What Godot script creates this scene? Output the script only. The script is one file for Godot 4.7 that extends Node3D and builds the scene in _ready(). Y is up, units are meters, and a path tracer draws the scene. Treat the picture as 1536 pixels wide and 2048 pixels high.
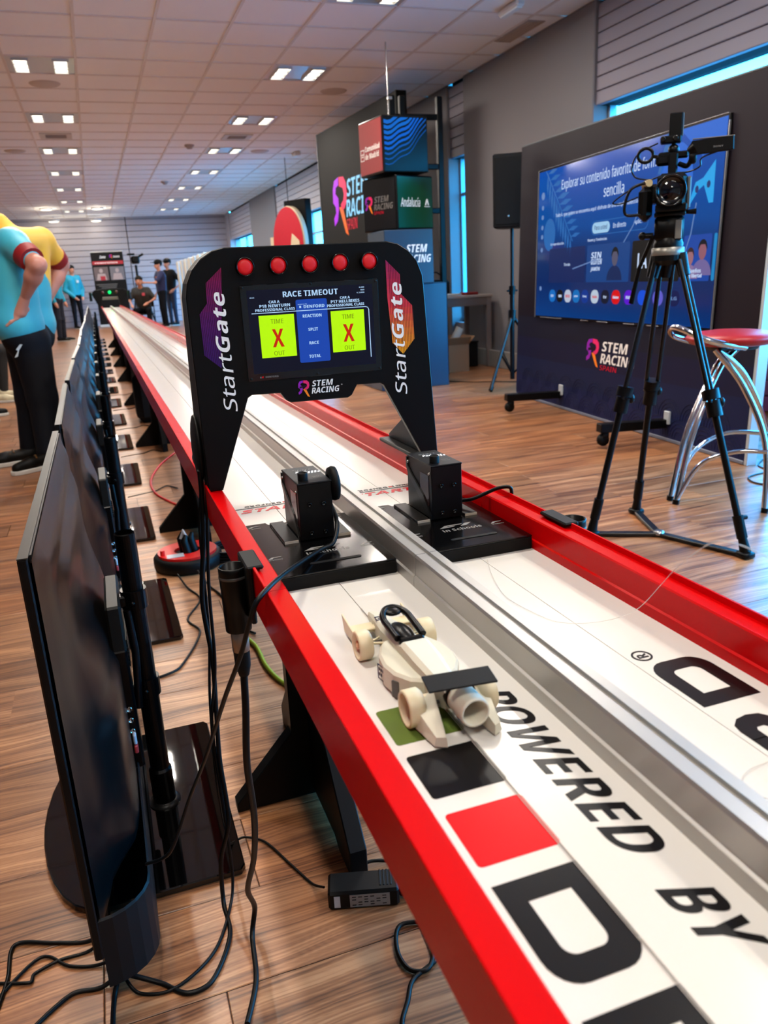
extends Node3D
# A long hall with a two-lane model-car race track; metres, y up, the track runs along -z.

class Shape:
	var st := SurfaceTool.new()
	var xf := Transform3D()
	var smooth := false
	var uv := Vector2.ZERO
	var use_color := false
	var color := Color.WHITE
	func _init(sm := false):
		st.begin(Mesh.PRIMITIVE_TRIANGLES)
		smooth = sm
	func v(p: Vector3, u := Vector2.ZERO):
		st.set_smooth_group(0 if smooth else -1)
		if use_color:
			st.set_color(color)
		st.set_uv(u)
		st.add_vertex(xf * p)
	func tri(a: Vector3, b: Vector3, c: Vector3):   # counter-clockwise seen from outside
		v(a); v(c); v(b)
	func quad(a: Vector3, b: Vector3, c: Vector3, d: Vector3):
		tri(a, b, c); tri(a, c, d)
	func box(c: Vector3, s: Vector3, bev := 0.0):
		var h := s / 2.0
		var m: float = minf(h.x, minf(h.y, h.z))
		bev = minf(bev, m * 0.9)
		if bev <= 0.0:
			var q := []
			for i in 8:
				q.append(c + Vector3(h.x * (1 if i & 1 else -1), h.y * (1 if i & 2 else -1), h.z * (1 if i & 4 else -1)))
			quad(q[4], q[5], q[7], q[6]); quad(q[1], q[0], q[2], q[3]); quad(q[5], q[1], q[3], q[7])
			quad(q[0], q[4], q[6], q[2]); quad(q[6], q[7], q[3], q[2]); quad(q[0], q[1], q[5], q[4])
			return
		# a chamfered box: three stacked rings and two caps
		var i := h - Vector3(bev, bev, bev)
		var ring := func(dx: float, dz: float, y: float, out: bool) -> Array:
			var r := []
			var ox: float = h.x if out else i.x
			var oz: float = h.z if out else i.z
			var pts := [Vector3(ox, y, -i.z), Vector3(ox, y, i.z), Vector3(i.x, y, oz), Vector3(-i.x, y, oz), Vector3(-ox, y, i.z), Vector3(-ox, y, -i.z), Vector3(-i.x, y, -oz), Vector3(i.x, y, -oz)]
			for p in pts:
				r.append(c + p)
			return r
		var a: Array = ring.call(0, 0, -h.y, false)
		var b: Array = ring.call(0, 0, -i.y, true)
		var d: Array = ring.call(0, 0, i.y, true)
		var e: Array = ring.call(0, 0, h.y, false)
		for pr in [[a, b], [b, d], [d, e]]:
			for k in 8:
				var n := (k + 1) % 8
				quad(pr[0][n], pr[0][k], pr[1][k], pr[1][n])
		for k in range(1, 7):
			tri(a[0], a[k], a[k + 1]); tri(e[0], e[k + 1], e[k])
	func plate(p: PackedVector2Array, z0: float, z1: float, bev := 0.0):   # a polygon in x,y made solid from z0 to z1 (z1 is the front)
		if Geometry2D.is_polygon_clockwise(p):
			p = p.duplicate(); p.reverse()
		var n := p.size()
		var f := p
		if bev > 0.0:
			f = PackedVector2Array()
			for k in n:
				var e1 := (p[k] - p[(k + n - 1) % n]).normalized()
				var e2 := (p[(k + 1) % n] - p[k]).normalized()
				var n1 := Vector2(-e1.y, e1.x)
				var n2 := Vector2(-e2.y, e2.x)
				var m := (n1 + n2).normalized()
				f.append(p[k] + m * bev / maxf(0.5, m.dot(n1)))
		var t := Geometry2D.triangulate_polygon(f)
		for k in range(0, t.size(), 3):
			var A := f[t[k]]; var B := f[t[k + 1]]; var C := f[t[k + 2]]
			if (B - A).cross(C - A) < 0:
				var w := B
				B = C; C = w
			tri(Vector3(A.x, A.y, z1), Vector3(B.x, B.y, z1), Vector3(C.x, C.y, z1))
			tri(Vector3(A.x, A.y, z0), Vector3(C.x, C.y, z0), Vector3(B.x, B.y, z0))
		for k in n:
			var a := p[k]; var b := p[(k + 1) % n]; var fa := f[k]; var fb := f[(k + 1) % n]
			var zz := z1 - bev
			if bev > 0.0:
				quad(Vector3(a.x, a.y, zz), Vector3(b.x, b.y, zz), Vector3(fb.x, fb.y, z1), Vector3(fa.x, fa.y, z1))
				quad(Vector3(a.x, a.y, z0 + bev), Vector3(b.x, b.y, z0 + bev), Vector3(b.x, b.y, zz), Vector3(a.x, a.y, zz))
				quad(Vector3(fa.x, fa.y, z0), Vector3(fb.x, fb.y, z0), Vector3(b.x, b.y, z0 + bev), Vector3(a.x, a.y, z0 + bev))
			else:
				quad(Vector3(a.x, a.y, z0), Vector3(b.x, b.y, z0), Vector3(b.x, b.y, z1), Vector3(a.x, a.y, z1))
	func band(o: Array, i: Array, z0: float, z1: float):   # a ring between two loops of the same count, counter-clockwise
		var n := o.size()
		for k in n:
			var m := (k + 1) % n
			var f := func(q: Vector2, z: float) -> Vector3: return Vector3(q.x, q.y, z)
			quad(f.call(o[k], z1), f.call(o[m], z1), f.call(i[m], z1), f.call(i[k], z1))
			quad(f.call(o[m], z0), f.call(o[k], z0), f.call(i[k], z0), f.call(i[m], z0))
			quad(f.call(o[k], z0), f.call(o[m], z0), f.call(o[m], z1), f.call(o[k], z1))
			quad(f.call(i[m], z0), f.call(i[k], z0), f.call(i[k], z1), f.call(i[m], z1))
	func tube(pts: Array, r, sides := 8, cap := true):   # r: a number or one per point
		smooth = true
		var n := pts.size()
		var up := Vector3.UP
		var prev := []
		var d0: Vector3 = (pts[1] - pts[0]).normalized()
		if absf(d0.dot(up)) > 0.9:
			up = Vector3.RIGHT
		var side := d0.cross(up).normalized()
		for k in n:
			var d: Vector3 = (pts[mini(k + 1, n - 1)] - pts[maxi(k - 1, 0)]).normalized()
			side = (side - d * side.dot(d)).normalized()
			var nrm := side.cross(d).normalized()
			var rr: float = r[k] if r is Array else r
			var ring := []
			for j in sides:
				var a := TAU * j / sides
				ring.append(pts[k] + (side * cos(a) + nrm * sin(a)) * rr)
			if k > 0:
				for j in sides:
					var m := (j + 1) % sides
					quad(prev[m], prev[j], ring[j], ring[m])
			if cap and (k == 0 or k == n - 1):
				smooth = false
				for j in sides:
					var m := (j + 1) % sides
					if k == 0:
						tri(pts[0], ring[j], ring[m])
					else:
						tri(pts[k], ring[m], ring[j])
				smooth = true
			prev = ring
	func lathe(prof: Array, segs := 24, sm := true):   # (radius, y) from bottom to top round the y axis of xf
		smooth = sm
		for k in prof.size() - 1:
			var a: Vector2 = prof[k]; var b: Vector2 = prof[k + 1]
			for j in segs:
				var t0 := TAU * j / segs; var t1 := TAU * (j + 1) / segs
				var p := func(q: Vector2, t: float) -> Vector3: return Vector3(q.x * cos(t), q.y, -q.x * sin(t))
				if a.x > 1e-6:
					tri(p.call(a, t0), p.call(a, t1), p.call(b, t1))
				if b.x > 1e-6:
					tri(p.call(a, t0), p.call(b, t1), p.call(b, t0))
	func ball(c: Vector3, r: Vector3, segs := 14, rings := 8):
		var keep := xf
		xf = xf * Transform3D(Basis.from_scale(r), c)
		var prof := []
		for k in rings + 1:
			var a := -PI / 2 + PI * k / rings
			prof.append(Vector2(cos(a), sin(a)))
		lathe(prof, segs)
		xf = keep
	func mesh() -> ArrayMesh:
		st.generate_normals()
		return st.commit()

var names := {}
var mats := {}

func V(x: float, y: float, z: float) -> Vector3:
	return Vector3(x, y, z)

func mat(n: String, c: Color, rough := 0.5, metal := 0.0, extra := {}) -> StandardMaterial3D:
	if mats.has(n):
		return mats[n]
	var m := StandardMaterial3D.new()
	m.resource_name = n
	m.albedo_color = c; m.roughness = rough; m.metallic = metal
	if n.ends_with("vinyl") or n.ends_with("print"):
		m.metallic_specular = 0.25
	if metal < 0.1 and rough > 0.2 and c.v < 0.12:
		m.metallic_specular = 0.3       # matt blacks
	for k in extra:
		m.set(k, extra[k])
	mats[n] = m
	return m

func glow(n: String, c: Color, e := 1.0) -> StandardMaterial3D:
	return mat(n, Color(0.02, 0.02, 0.02), 0.4, 0.0, {"emission_enabled": true, "emission": c, "emission_energy_multiplier": e})

func numbered(n: String) -> String:
	var k: int = names.get(n, 0)
	names[n] = k + 1
	return n if k == 0 else "%s_%03d" % [n, k]

func thing(n: String, label: String, category: String, at := Vector3.ZERO, group := "", turn := 0.0) -> Node3D:
	var o := Node3D.new()
	o.name = numbered(n)
	add_child(o)
	o.position = at
	o.rotation.y = turn
	tag(o, label, category, group)
	return o

func tag(o: Node, label: String, category: String, group := ""):
	o.set_meta("label", label)
	o.set_meta("category", category)
	if group:
		o.set_meta("group", group)

func part(n: String, s, m: Material, parent: Node = self, at := Vector3.ZERO) -> MeshInstance3D:
	var o := MeshInstance3D.new()
	o.mesh = s.mesh() if s is Shape else s
	o.material_override = m
	o.name = numbered(n) if parent == self else n
	o.position = at
	parent.add_child(o, true)
	return o

func struct(n: String, s: Shape, m: Material) -> MeshInstance3D:
	var o := part(n, s, m)
	o.set_meta("kind", "structure")
	return o

func structnode(n: String) -> Node3D:
	var o := Node3D.new()
	o.name = numbered(n)
	add_child(o)
	o.set_meta("kind", "structure")
	return o

func one(n: String, s: Shape, m: Material, label: String, category: String, group := "") -> MeshInstance3D:
	var o := part(n, s, m)
	tag(o, label, category, group)
	return o

func dup(src: Node3D, n: String, label: String, group := "") -> Node3D:
	var o: Node3D = src.duplicate()
	o.name = numbered(n)
	add_child(o)
	o.set_meta("label", label)
	if group:
		o.set_meta("group", group)
	return o

func bx(c: Vector3, s: Vector3, bev := 0.0) -> Shape:
	var b := Shape.new()
	b.box(c, s, bev)
	return b

func tb(pts: Array, r, sides := 8) -> Shape:
	var b := Shape.new()
	b.tube(pts, r, sides)
	return b

func spline(pts: Array, per := 6) -> Array:
	var c := Curve3D.new()
	var n := pts.size()
	for k in n:
		var t: Vector3 = (pts[mini(k + 1, n - 1)] - pts[maxi(k - 1, 0)]) / 6.0
		var a: Vector3 = -t.limit_length(pts[k].distance_to(pts[maxi(k - 1, 0)]) / 3.0)
		var b: Vector3 = t.limit_length(pts[k].distance_to(pts[mini(k + 1, n - 1)]) / 3.0)
		c.add_point(pts[k], a * 1.0, b * 1.0)
	var out := []
	for k in n - 1:
		for j in per:
			out.append(c.sample(k, float(j) / per))
	out.append(pts[n - 1])
	return out

func P2(a: Array) -> PackedVector2Array:   # flat list x0, y0, x1, y1 ...
	var p := PackedVector2Array()
	for k in range(0, a.size(), 2):
		p.append(Vector2(a[k], a[k + 1]))
	return p

func rrect(x0: float, y0: float, x1: float, y1: float, r: float, n := 4) -> PackedVector2Array:
	var p := PackedVector2Array()
	for q in [[x1 - r, y0 + r, -PI / 2], [x1 - r, y1 - r, 0.0], [x0 + r, y1 - r, PI / 2], [x0 + r, y0 + r, PI]]:
		for k in n + 1:
			var a: float = q[2] + PI / 2 * k / n
			p.append(Vector2(q[0] + r * cos(a), q[1] + r * sin(a)))
	return p

func disc(cx: float, cy: float, rx: float, ry: float, n := 20) -> PackedVector2Array:
	var p := PackedVector2Array()
	for k in n:
		p.append(Vector2(cx + rx * cos(TAU * k / n), cy + ry * sin(TAU * k / n)))
	return p

func frame(o: Vector3, x: Vector3, y: Vector3) -> Transform3D:
	return Transform3D(Basis(x.normalized(), y.normalized(), x.cross(y).normalized()), o)

var fonts := {}
var texts := {}
# raised lettering that fills the box from (0,0) to (w,h) of frame xf, front at z = d
func word(s: Shape, txt: String, xf: Transform3D, w: float, h: float, bold := true, shear := 0.0, d := 0.0006, serif := ""):
	var fk := "%s%s" % [bold, serif]
	if not fonts.has(fk):
		var f := SystemFont.new()
		f.font_names = PackedStringArray([serif if serif else "Droid Sans"])
		f.font_weight = 700 if bold else 400
		fonts[fk] = f
	var key := txt + fk
	if not texts.has(key):
		var t := TextMesh.new()
		t.font = fonts[fk]; t.text = txt; t.font_size = 40; t.depth = 0.05; t.curve_step = 4.0
		texts[key] = t.surface_get_arrays(0)
	var ar: Array = texts[key]
	var vs: PackedVector3Array = ar[Mesh.ARRAY_VERTEX]
	var lo := vs[0]; var hi := vs[0]
	for p in vs:
		lo = lo.min(p); hi = hi.max(p)
	var sz := hi - lo
	var idx: PackedInt32Array = ar[Mesh.ARRAY_INDEX] if ar[Mesh.ARRAY_INDEX] != null else PackedInt32Array(range(vs.size()))
	s.smooth = false
	for k in idx:
		var p := (vs[k] - lo) / sz
		s.v(xf * Vector3(p.x * (w - shear * h) + shear * h * p.y, p.y * h, p.z * d))

func lettering(parent: Node, m: Material, txt: String, xf: Transform3D, w: float, h: float, bold := true, shear := 0.0, d := 0.0006, n := "lettering"):
	var s := Shape.new()
	word(s, txt, xf, w, h, bold, shear, d)
	return part(n, s, m, parent)

# smooth bodies: distance to tapered capsules joined by a smooth minimum, meshed as surface nets
func body(bones: Array, cell: float, k: float, paint = null) -> ArrayMesh:
	var lo := Vector3(1e9, 1e9, 1e9)
	var hi := -lo
	for b in bones:
		var r: float = maxf(b[2], b[3]) + k + cell * 2
		var e := Vector3(r, r, r)
		lo = lo.min(b[0] - e).min(b[1] - e)
		hi = hi.max(b[0] + e).max(b[1] + e)
	var nx := int((hi.x - lo.x) / cell) + 2
	var ny := int((hi.y - lo.y) / cell) + 2
	var nz := int((hi.z - lo.z) / cell) + 2
	var g := PackedFloat32Array()
	g.resize(nx * ny * nz)
	g.fill(1.0)
	for b in bones:
		var A: Vector3 = b[0]
		var D: Vector3 = b[1] - A
		var dd: float = maxf(D.length_squared(), 1e-9)
		var ra: float = b[2]
		var rb: float = b[3]
		var r: float = maxf(ra, rb) + k + cell * 2
		var e := Vector3(r, r, r)
		var l: Vector3 = (A.min(b[1]) - e - lo) / cell
		var h: Vector3 = (A.max(b[1]) + e - lo) / cell
		for z in range(maxi(0, int(l.z)), mini(nz, int(h.z) + 2)):
			for y in range(maxi(0, int(l.y)), mini(ny, int(h.y) + 2)):
				var base := (z * ny + y) * nx
				for x in range(maxi(0, int(l.x)), mini(nx, int(h.x) + 2)):
					var p := lo + Vector3(x, y, z) * cell - A
					var t := clampf(p.dot(D) / dd, 0.0, 1.0)
					var d := (p - D * t).length() - lerpf(ra, rb, t)
					var o := g[base + x]
					var q := maxf(k - absf(o - d), 0.0) / k
					g[base + x] = minf(o, d) - q * q * k * 0.25
	var verts := PackedVector3Array()
	var cols := PackedColorArray()
	var at := {}
	var tris := PackedInt32Array()
	var off := [0, 1, nx, nx + 1, nx * ny, nx * ny + 1, nx * ny + nx, nx * ny + nx + 1]
	for z in nz - 1:
		for y in ny - 1:
			for x in nx - 1:
				var i := (z * ny + y) * nx + x
				if absf(g[i]) > cell * 1.8:
					continue
				var m := 0
				for c in 8:
					if g[i + off[c]] < 0.0:
						m |= 1 << c
				if m == 0 or m == 255:
					continue
				var acc := Vector3.ZERO
				var cnt := 0
				for c in 8:
					for ax in 3:
						var c2: int = c | (1 << ax)
						if c2 == c:
							continue
						var ga := g[i + off[c]]
						var gb := g[i + off[c2]]
						if (ga < 0.0) != (gb < 0.0):
							var pa := Vector3(c & 1, (c >> 1) & 1, (c >> 2) & 1)
							var pb := Vector3(c2 & 1, (c2 >> 1) & 1, (c2 >> 2) & 1)
							acc += pa.lerp(pb, ga / (ga - gb))
							cnt += 1
				var p := lo + (Vector3(x, y, z) + acc / cnt) * cell
				at[i] = verts.size()
				verts.append(p)
				if paint != null:
					cols.append(paint.call(p))
	var step := [1, nx, nx * ny]
	for i in at:
		for ax in 3:
			var a: int = step[ax]
			var b: int = step[(ax + 1) % 3]
			var c: int = step[(ax + 2) % 3]
			var s0 := g[i] < 0.0
			var s1 := g[i + a] < 0.0
			if s0 == s1 or not (at.has(i - b) and at.has(i - c) and at.has(i - b - c)):
				continue
			var q := [at[i], at[i - b], at[i - b - c], at[i - c]]
			if s0:
				tris.append_array([q[0], q[2], q[1], q[0], q[3], q[2]])
			else:
				tris.append_array([q[0], q[1], q[2], q[0], q[2], q[3]])
	var nor := PackedVector3Array()
	nor.resize(verts.size())
	for j in range(0, tris.size(), 3):
		var fn := (verts[tris[j + 2]] - verts[tris[j]]).cross(verts[tris[j + 1]] - verts[tris[j]])
		for w in 3:
			nor[tris[j + w]] += fn
	for j in nor.size():
		nor[j] = nor[j].normalized()
	var ar := []
	ar.resize(Mesh.ARRAY_MAX)
	ar[Mesh.ARRAY_VERTEX] = verts
	ar[Mesh.ARRAY_NORMAL] = nor
	ar[Mesh.ARRAY_INDEX] = tris
	if paint != null:
		ar[Mesh.ARRAY_COLOR] = cols
	var out := ArrayMesh.new()
	out.add_surface_from_arrays(Mesh.PRIMITIVE_TRIANGLES, ar)
	return out

func ordinal(k: int) -> String:
	return ["first", "second", "third", "fourth", "fifth", "sixth", "seventh", "eighth", "ninth", "tenth", "eleventh", "twelfth", "thirteenth", "fourteenth", "fifteenth", "sixteenth", "seventeenth", "eighteenth", "nineteenth", "twentieth"][k]

const CEIL := 3.0
const FAR := -25.2
const TRACK_END := -16.4
const LAMP := 2.35         # energy of one lamp strip
const SKY := 26.0

func _ready():
	seed(7)
	# ---- camera, sky, exposure
	var cam := Camera3D.new()
	cam.name = "camera"
	add_child(cam)
	cam.position = V(0, 1, 0)
	cam.rotation = V(-0.29191, -0.32872, -0.05281)
	cam.near = 0.05; cam.far = 200.0; cam.fov = 66.21
	var ca := CameraAttributesPhysical.new()
	ca.frustum_focal_length = 18.405
	ca.frustum_focus_distance = 1.05
	ca.exposure_aperture = 7.0
	cam.attributes = ca
	var env := Environment.new()
	env.background_mode = Environment.BG_SKY
	var sk := ProceduralSkyMaterial.new()
	sk.sky_top_color = Color(0.17, 0.66, 0.98)
	sk.sky_horizon_color = Color(0.19, 0.72, 1.0)
	sk.ground_horizon_color = Color(0.19, 0.60, 0.80)
	sk.ground_bottom_color = Color(0.20, 0.42, 0.50)
	env.background_energy_multiplier = SKY
	var sky := Sky.new()
	sky.sky_material = sk
	env.sky = sky
	env.tonemap_mode = Environment.TONE_MAPPER_LINEAR
	env.tonemap_exposure = 1.0
	env.sdfgi_enabled = true; env.ssao_enabled = true; env.ssil_enabled = true
	var we := WorldEnvironment.new()
	we.name = "surroundings"
	we.environment = env
	add_child(we)
	# ---- the setting, then the things
	build_floor()
	build_ceiling()
	build_walls()
	build_track()
	build_gate()
	build_launchers()
	build_car()
	build_televisions()
	build_display_wall()
	build_tripod()
	build_stool()
	build_stage()
	build_far_end()
	build_people()
	build_cables()

func noise(seed_: int, f: float) -> FastNoiseLite:
	var n := FastNoiseLite.new()
	n.seed = seed_
	n.frequency = f
	n.noise_type = FastNoiseLite.TYPE_SIMPLEX_SMOOTH
	n.fractal_octaves = 3
	return n

func wood_picture() -> ImageTexture:
	var w := 1024; var h := 256
	var im := Image.create(w, h, false, Image.FORMAT_RGB8)
	var n1 := noise(3, 0.0016); var n2 := noise(5, 0.012); var n3 := noise(9, 0.05)
	var ramp := [Color(0.32, 0.19, 0.12), Color(0.52, 0.345, 0.225), Color(0.64, 0.445, 0.30), Color(0.75, 0.56, 0.40)]
	for y in h:
		for x in w:
			var bend := n1.get_noise_2d(x, y * 2.5) * 26.0
			var a := n2.get_noise_2d(x * 0.10, (y + bend) * 3.0) * 0.8
			var b := n3.get_noise_2d(x * 0.03, (y + bend * 0.7) * 5.5) * 0.60
			var c := n2.get_noise_2d(x * 0.3 + 900.0, y * 0.9) * 0.55
			var t := clampf(0.54 + a * 0.62 + b + c * 0.4, 0.0, 0.999) * 3.0
			var k := int(t)
			im.set_pixel(x, y, (ramp[k] as Color).lerp(ramp[mini(k + 1, 3)], t - k))
	return ImageTexture.create_from_image(im)

func plank_shape(s: Shape, x0: float, x1: float, z0: float, z1: float, u: Vector2):
	var b := 0.0012; var y := 0.0
	var g := 0.0006
	x0 += g; x1 -= g; z0 += g; z1 -= g
	var m := func(x: float, z: float) -> Vector2: return u + Vector2((x - x0) / 1.3, (z - z0) / 0.42)
	var top := [V(x0 + b, y, z1 - b), V(x1 - b, y, z1 - b), V(x1 - b, y, z0 + b), V(x0 + b, y, z0 + b)]
	var low := [V(x0, y - b, z1), V(x1, y - b, z1), V(x1, y - b, z0), V(x0, y - b, z0)]
	for q in [[0, 2, 1], [0, 3, 2]]:
		for k in q:
			s.v(top[k], m.call(top[k].x, top[k].z))
	for k in 4:
		var n := (k + 1) % 4
		for p in [low[k], top[n], low[n], low[k], top[k], top[n]]:
			s.v(p, m.call(p.x, p.z))

func build_floor():
	var fl := structnode("floor")
	part("slab", bx(V(0, -0.105, -11), V(11, 0.2, 29)), mat("screed", Color(0.16, 0.10, 0.07), 0.8), fl)
	var pic := wood_picture()
	var wm := []
	var tones := [Color(1, 1, 1), Color(0.93, 0.90, 0.88), Color(1.0, 0.95, 0.90), Color(0.86, 0.84, 0.82)]
	for k in 4:
		wm.append(mat("laminate %d" % k, tones[k], 0.33, 0.0, {"albedo_texture": pic, "texture_filter": BaseMaterial3D.TEXTURE_FILTER_LINEAR}))
	var W := 0.19; var L := 1.22
	var shared := {}
	var rest := []
	for k in 4:
		rest.append(Shape.new())
	var rng := RandomNumberGenerator.new()
	rng.seed = 11
	for r in range(-19, 133):
		var z1 := -r * W
		var start := -5.4 + rng.randf() * L - L
		for c in 11:
			var x0 := start + c * L
			var x1 := x0 + L
			var k := rng.randi() % 4
			var u := Vector2((rng.randi() % 4) * 0.25, (rng.randi() % 5) * 0.2)
			if x1 < -5.3 or x0 > 4.2:
				continue
			var d := -z1
			var near: bool = d > 0.35 and d < 6.6 and x1 > -0.30 * d + 0.05 - 0.2 and x0 < 0.95 * d + 0.4
			if near:
				var key := [k, u]
				if not shared.has(key):
					var s := Shape.new()
					plank_shape(s, 0, L, -W, 0, u)
					shared[key] = s.mesh()
				part("plank", shared[key], wm[k], fl, V(x0, 0, z1))
			else:
				plank_shape(rest[k], maxf(x0, -5.3), minf(x1, 4.2), z1 - W, z1, u)
	for k in 4:
		part("planking", rest[k], wm[k], fl).set_meta("kind", "stuff")

func build_ceiling():
	var ce := structnode("ceiling")
	part("slab", bx(V(-0.5, CEIL + 0.22, -11), V(10, 0.2, 29.2)), mat("plaster", Color(0.7, 0.68, 0.66), 0.9), ce)
	var white := mat("ceiling tile", Color(0.95, 0.95, 0.95), 0.85, 0.0, {"heightmap_enabled": true, "heightmap_scale": 0.05, "heightmap_texture": speckle(), "uv1_triplanar": true, "uv1_scale": V(3, 3, 3)})
	var bar := mat("ceiling grid", Color(0.86, 0.83, 0.81), 0.5)
	var tile := Shape.new()
	tile.box(V(0, 0.008, 0), V(0.584, 0.016, 0.584), 0.004)
	var tm := tile.mesh()
	var rest := Shape.new()
	var grid := Shape.new()
	var edge := Shape.new()
	var cols := range(-8, 7)       # tile column c spans x from 0.154 + 0.6 c
	for c in range(-8, 8):
		grid.box(V(0.154 + 0.6 * c, CEIL - 0.002, -11), V(0.024, 0.012, 28.4))
	for r in range(-17, 31):       # tile row r spans z from -7.1 - 0.6 r
		var z := -7.1 - 0.6 * r
		if z > 3.0 or z < FAR:
			continue
		grid.box(V(-0.35, CEIL - 0.002, z), V(8.7, 0.010, 0.024))
	for r in range(-17, 31):
		var zc := -7.4 - 0.6 * r
		if zc > 3.0 or zc < FAR:
			continue
		for c in range(-8, 6):
			var xc := 0.454 + 0.6 * c
			if is_lamp(c, r):
				luminaire(xc, zc, c, r)
				continue
			if r >= -2 and r <= 22 and c >= -3 and xc > -0.055 * absf(zc) - 0.9 and xc < 0.52 * absf(zc) + 0.8:
				part("tile", tm, white, ce, V(xc, CEIL, zc))
			else:
				rest.box(V(xc, CEIL + 0.008, zc), V(0.584, 0.016, 0.584))
	for r in range(-17, 31):       # the cut tiles along the right wall
		edge.box(V(3.925, CEIL + 0.008, -7.4 - 0.6 * r), V(0.32, 0.016, 0.578), 0.003)
	part("tiles", rest, white, ce).set_meta("kind", "stuff")
	part("edge_tiles", edge, white, ce).set_meta("kind", "stuff")
	part("grid", grid, bar, ce).set_meta("kind", "stuff")
	# fittings in the tiles
	var dk := mat("fitting grey", Color(0.66, 0.62, 0.60), 0.6)
	for p in [[-0.15, -9.31, "near the first lit lamp on the left"], [2.85, -9.33, "right of the row of bluish lamps"], [-0.76, -13.45, "at the far left of the ceiling"], [2.83, -13.47, "farther along by the dark screen wall"]]:
		var s := Shape.new(true)
		s.xf = Transform3D(Basis(), V(p[0], CEIL, p[1]))
		s.lathe([Vector2(0.0, -0.022), Vector2(0.10, -0.02), Vector2(0.135, -0.012), Vector2(0.15, 0.0)], 28)
		one("ceiling_loudspeaker", s, mat("grille grey", Color(0.78, 0.74, 0.71), 0.7), "round grey ceiling loudspeaker grille " + p[2], "loudspeaker", "ceiling loudspeakers")
	for p in [[-0.16, -12.2, "between the left lamps"], [2.25, -12.2, "between the bluish right lamps"]]:
		var t := thing("air_vent", "small square ceiling air vent with dark slats " + p[2], "vent", V(p[0], CEIL, p[1]), "ceiling air vents")
		var s := Shape.new()
		s.band([Vector2(-0.2, -0.2), Vector2(0.2, -0.2), Vector2(0.2, 0.2), Vector2(-0.2, 0.2)], [Vector2(-0.13, -0.13), Vector2(0.13, -0.13), Vector2(0.13, 0.13), Vector2(-0.13, 0.13)], 0.0, 0.012)
		part("frame", s, mat("vent frame", Color(0.78, 0.76, 0.74), 0.5), t).rotation.x = PI / 2
		part("backing", bx(V(0, -0.001, 0), V(0.26, 0.006, 0.26)), mat("vent dark", Color(0.16, 0.14, 0.13), 0.9), t)
		for k in 5:
			part("slat", bx(V(0, -0.007, -0.1 + 0.05 * k), V(0.26, 0.01, 0.018)), dk, t)
	for p in [[1.66, -12.9], [1.66, -17.2]]:
		var s := Shape.new(true)
		s.xf = Transform3D(Basis(), V(p[0], CEIL, p[1]))
		s.lathe([Vector2(0, -0.06), Vector2(0.04, -0.055), Vector2(0.05, -0.03), Vector2(0.07, -0.02), Vector2(0.07, 0)], 20)
		one("smoke_detector", s, dk, "small round smoke detector %s in the middle of the ceiling" % ("nearest the camera" if p[1] > -14 else "farther away"), "smoke detector", "smoke detectors")
	var em := thing("emergency_light", "small white emergency light on the ceiling near the dark screen wall", "lamp", V(3.45, CEIL - 0.03, -13.6))
	part("body", bx(Vector3.ZERO, V(0.10, 0.06, 0.24), 0.01), mat("white plastic", Color(0.85, 0.86, 0.87), 0.4), em)
	part("lens", bx(V(0, -0.031, 0), V(0.08, 0.01, 0.2), 0.003), mat("frosted", Color(0.9, 0.95, 0.97), 0.3), em)
	var fx := thing("batten_light", "slim switched off batten light on the ceiling at the top right", "lamp", V(3.43, CEIL - 0.03, -6.3))
	part("body", bx(Vector3.ZERO, V(0.07, 0.05, 0.32), 0.012), mats["white plastic"], fx)
	part("diffuser", bx(V(0, -0.028, 0), V(0.055, 0.014, 0.28), 0.005), mats["frosted"], fx)
	var gv := thing("return_grille", "narrow slatted air grille in the ceiling edge above the grey pillar", "vent", V(3.86, CEIL, -6.95))
	part("frame", bx(Vector3.ZERO, V(0.17, 0.016, 0.62), 0.004), dk, gv)
	for k in 5:
		part("slat", bx(V(-0.06 + 0.03 * k, -0.011, 0), V(0.016, 0.008, 0.58)), mat("slat tan", Color(0.74, 0.67, 0.61), 0.6), gv)

func is_lamp(c: int, r: int) -> bool:
	return (c == -1 or c == 3) and posmod(r - 2, 4) == 0 and r < 28

func speckle() -> NoiseTexture2D:
	var n := NoiseTexture2D.new()
	n.width = 256; n.height = 256; n.seamless = true
	n.noise = noise(21, 0.15)
	return n

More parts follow.
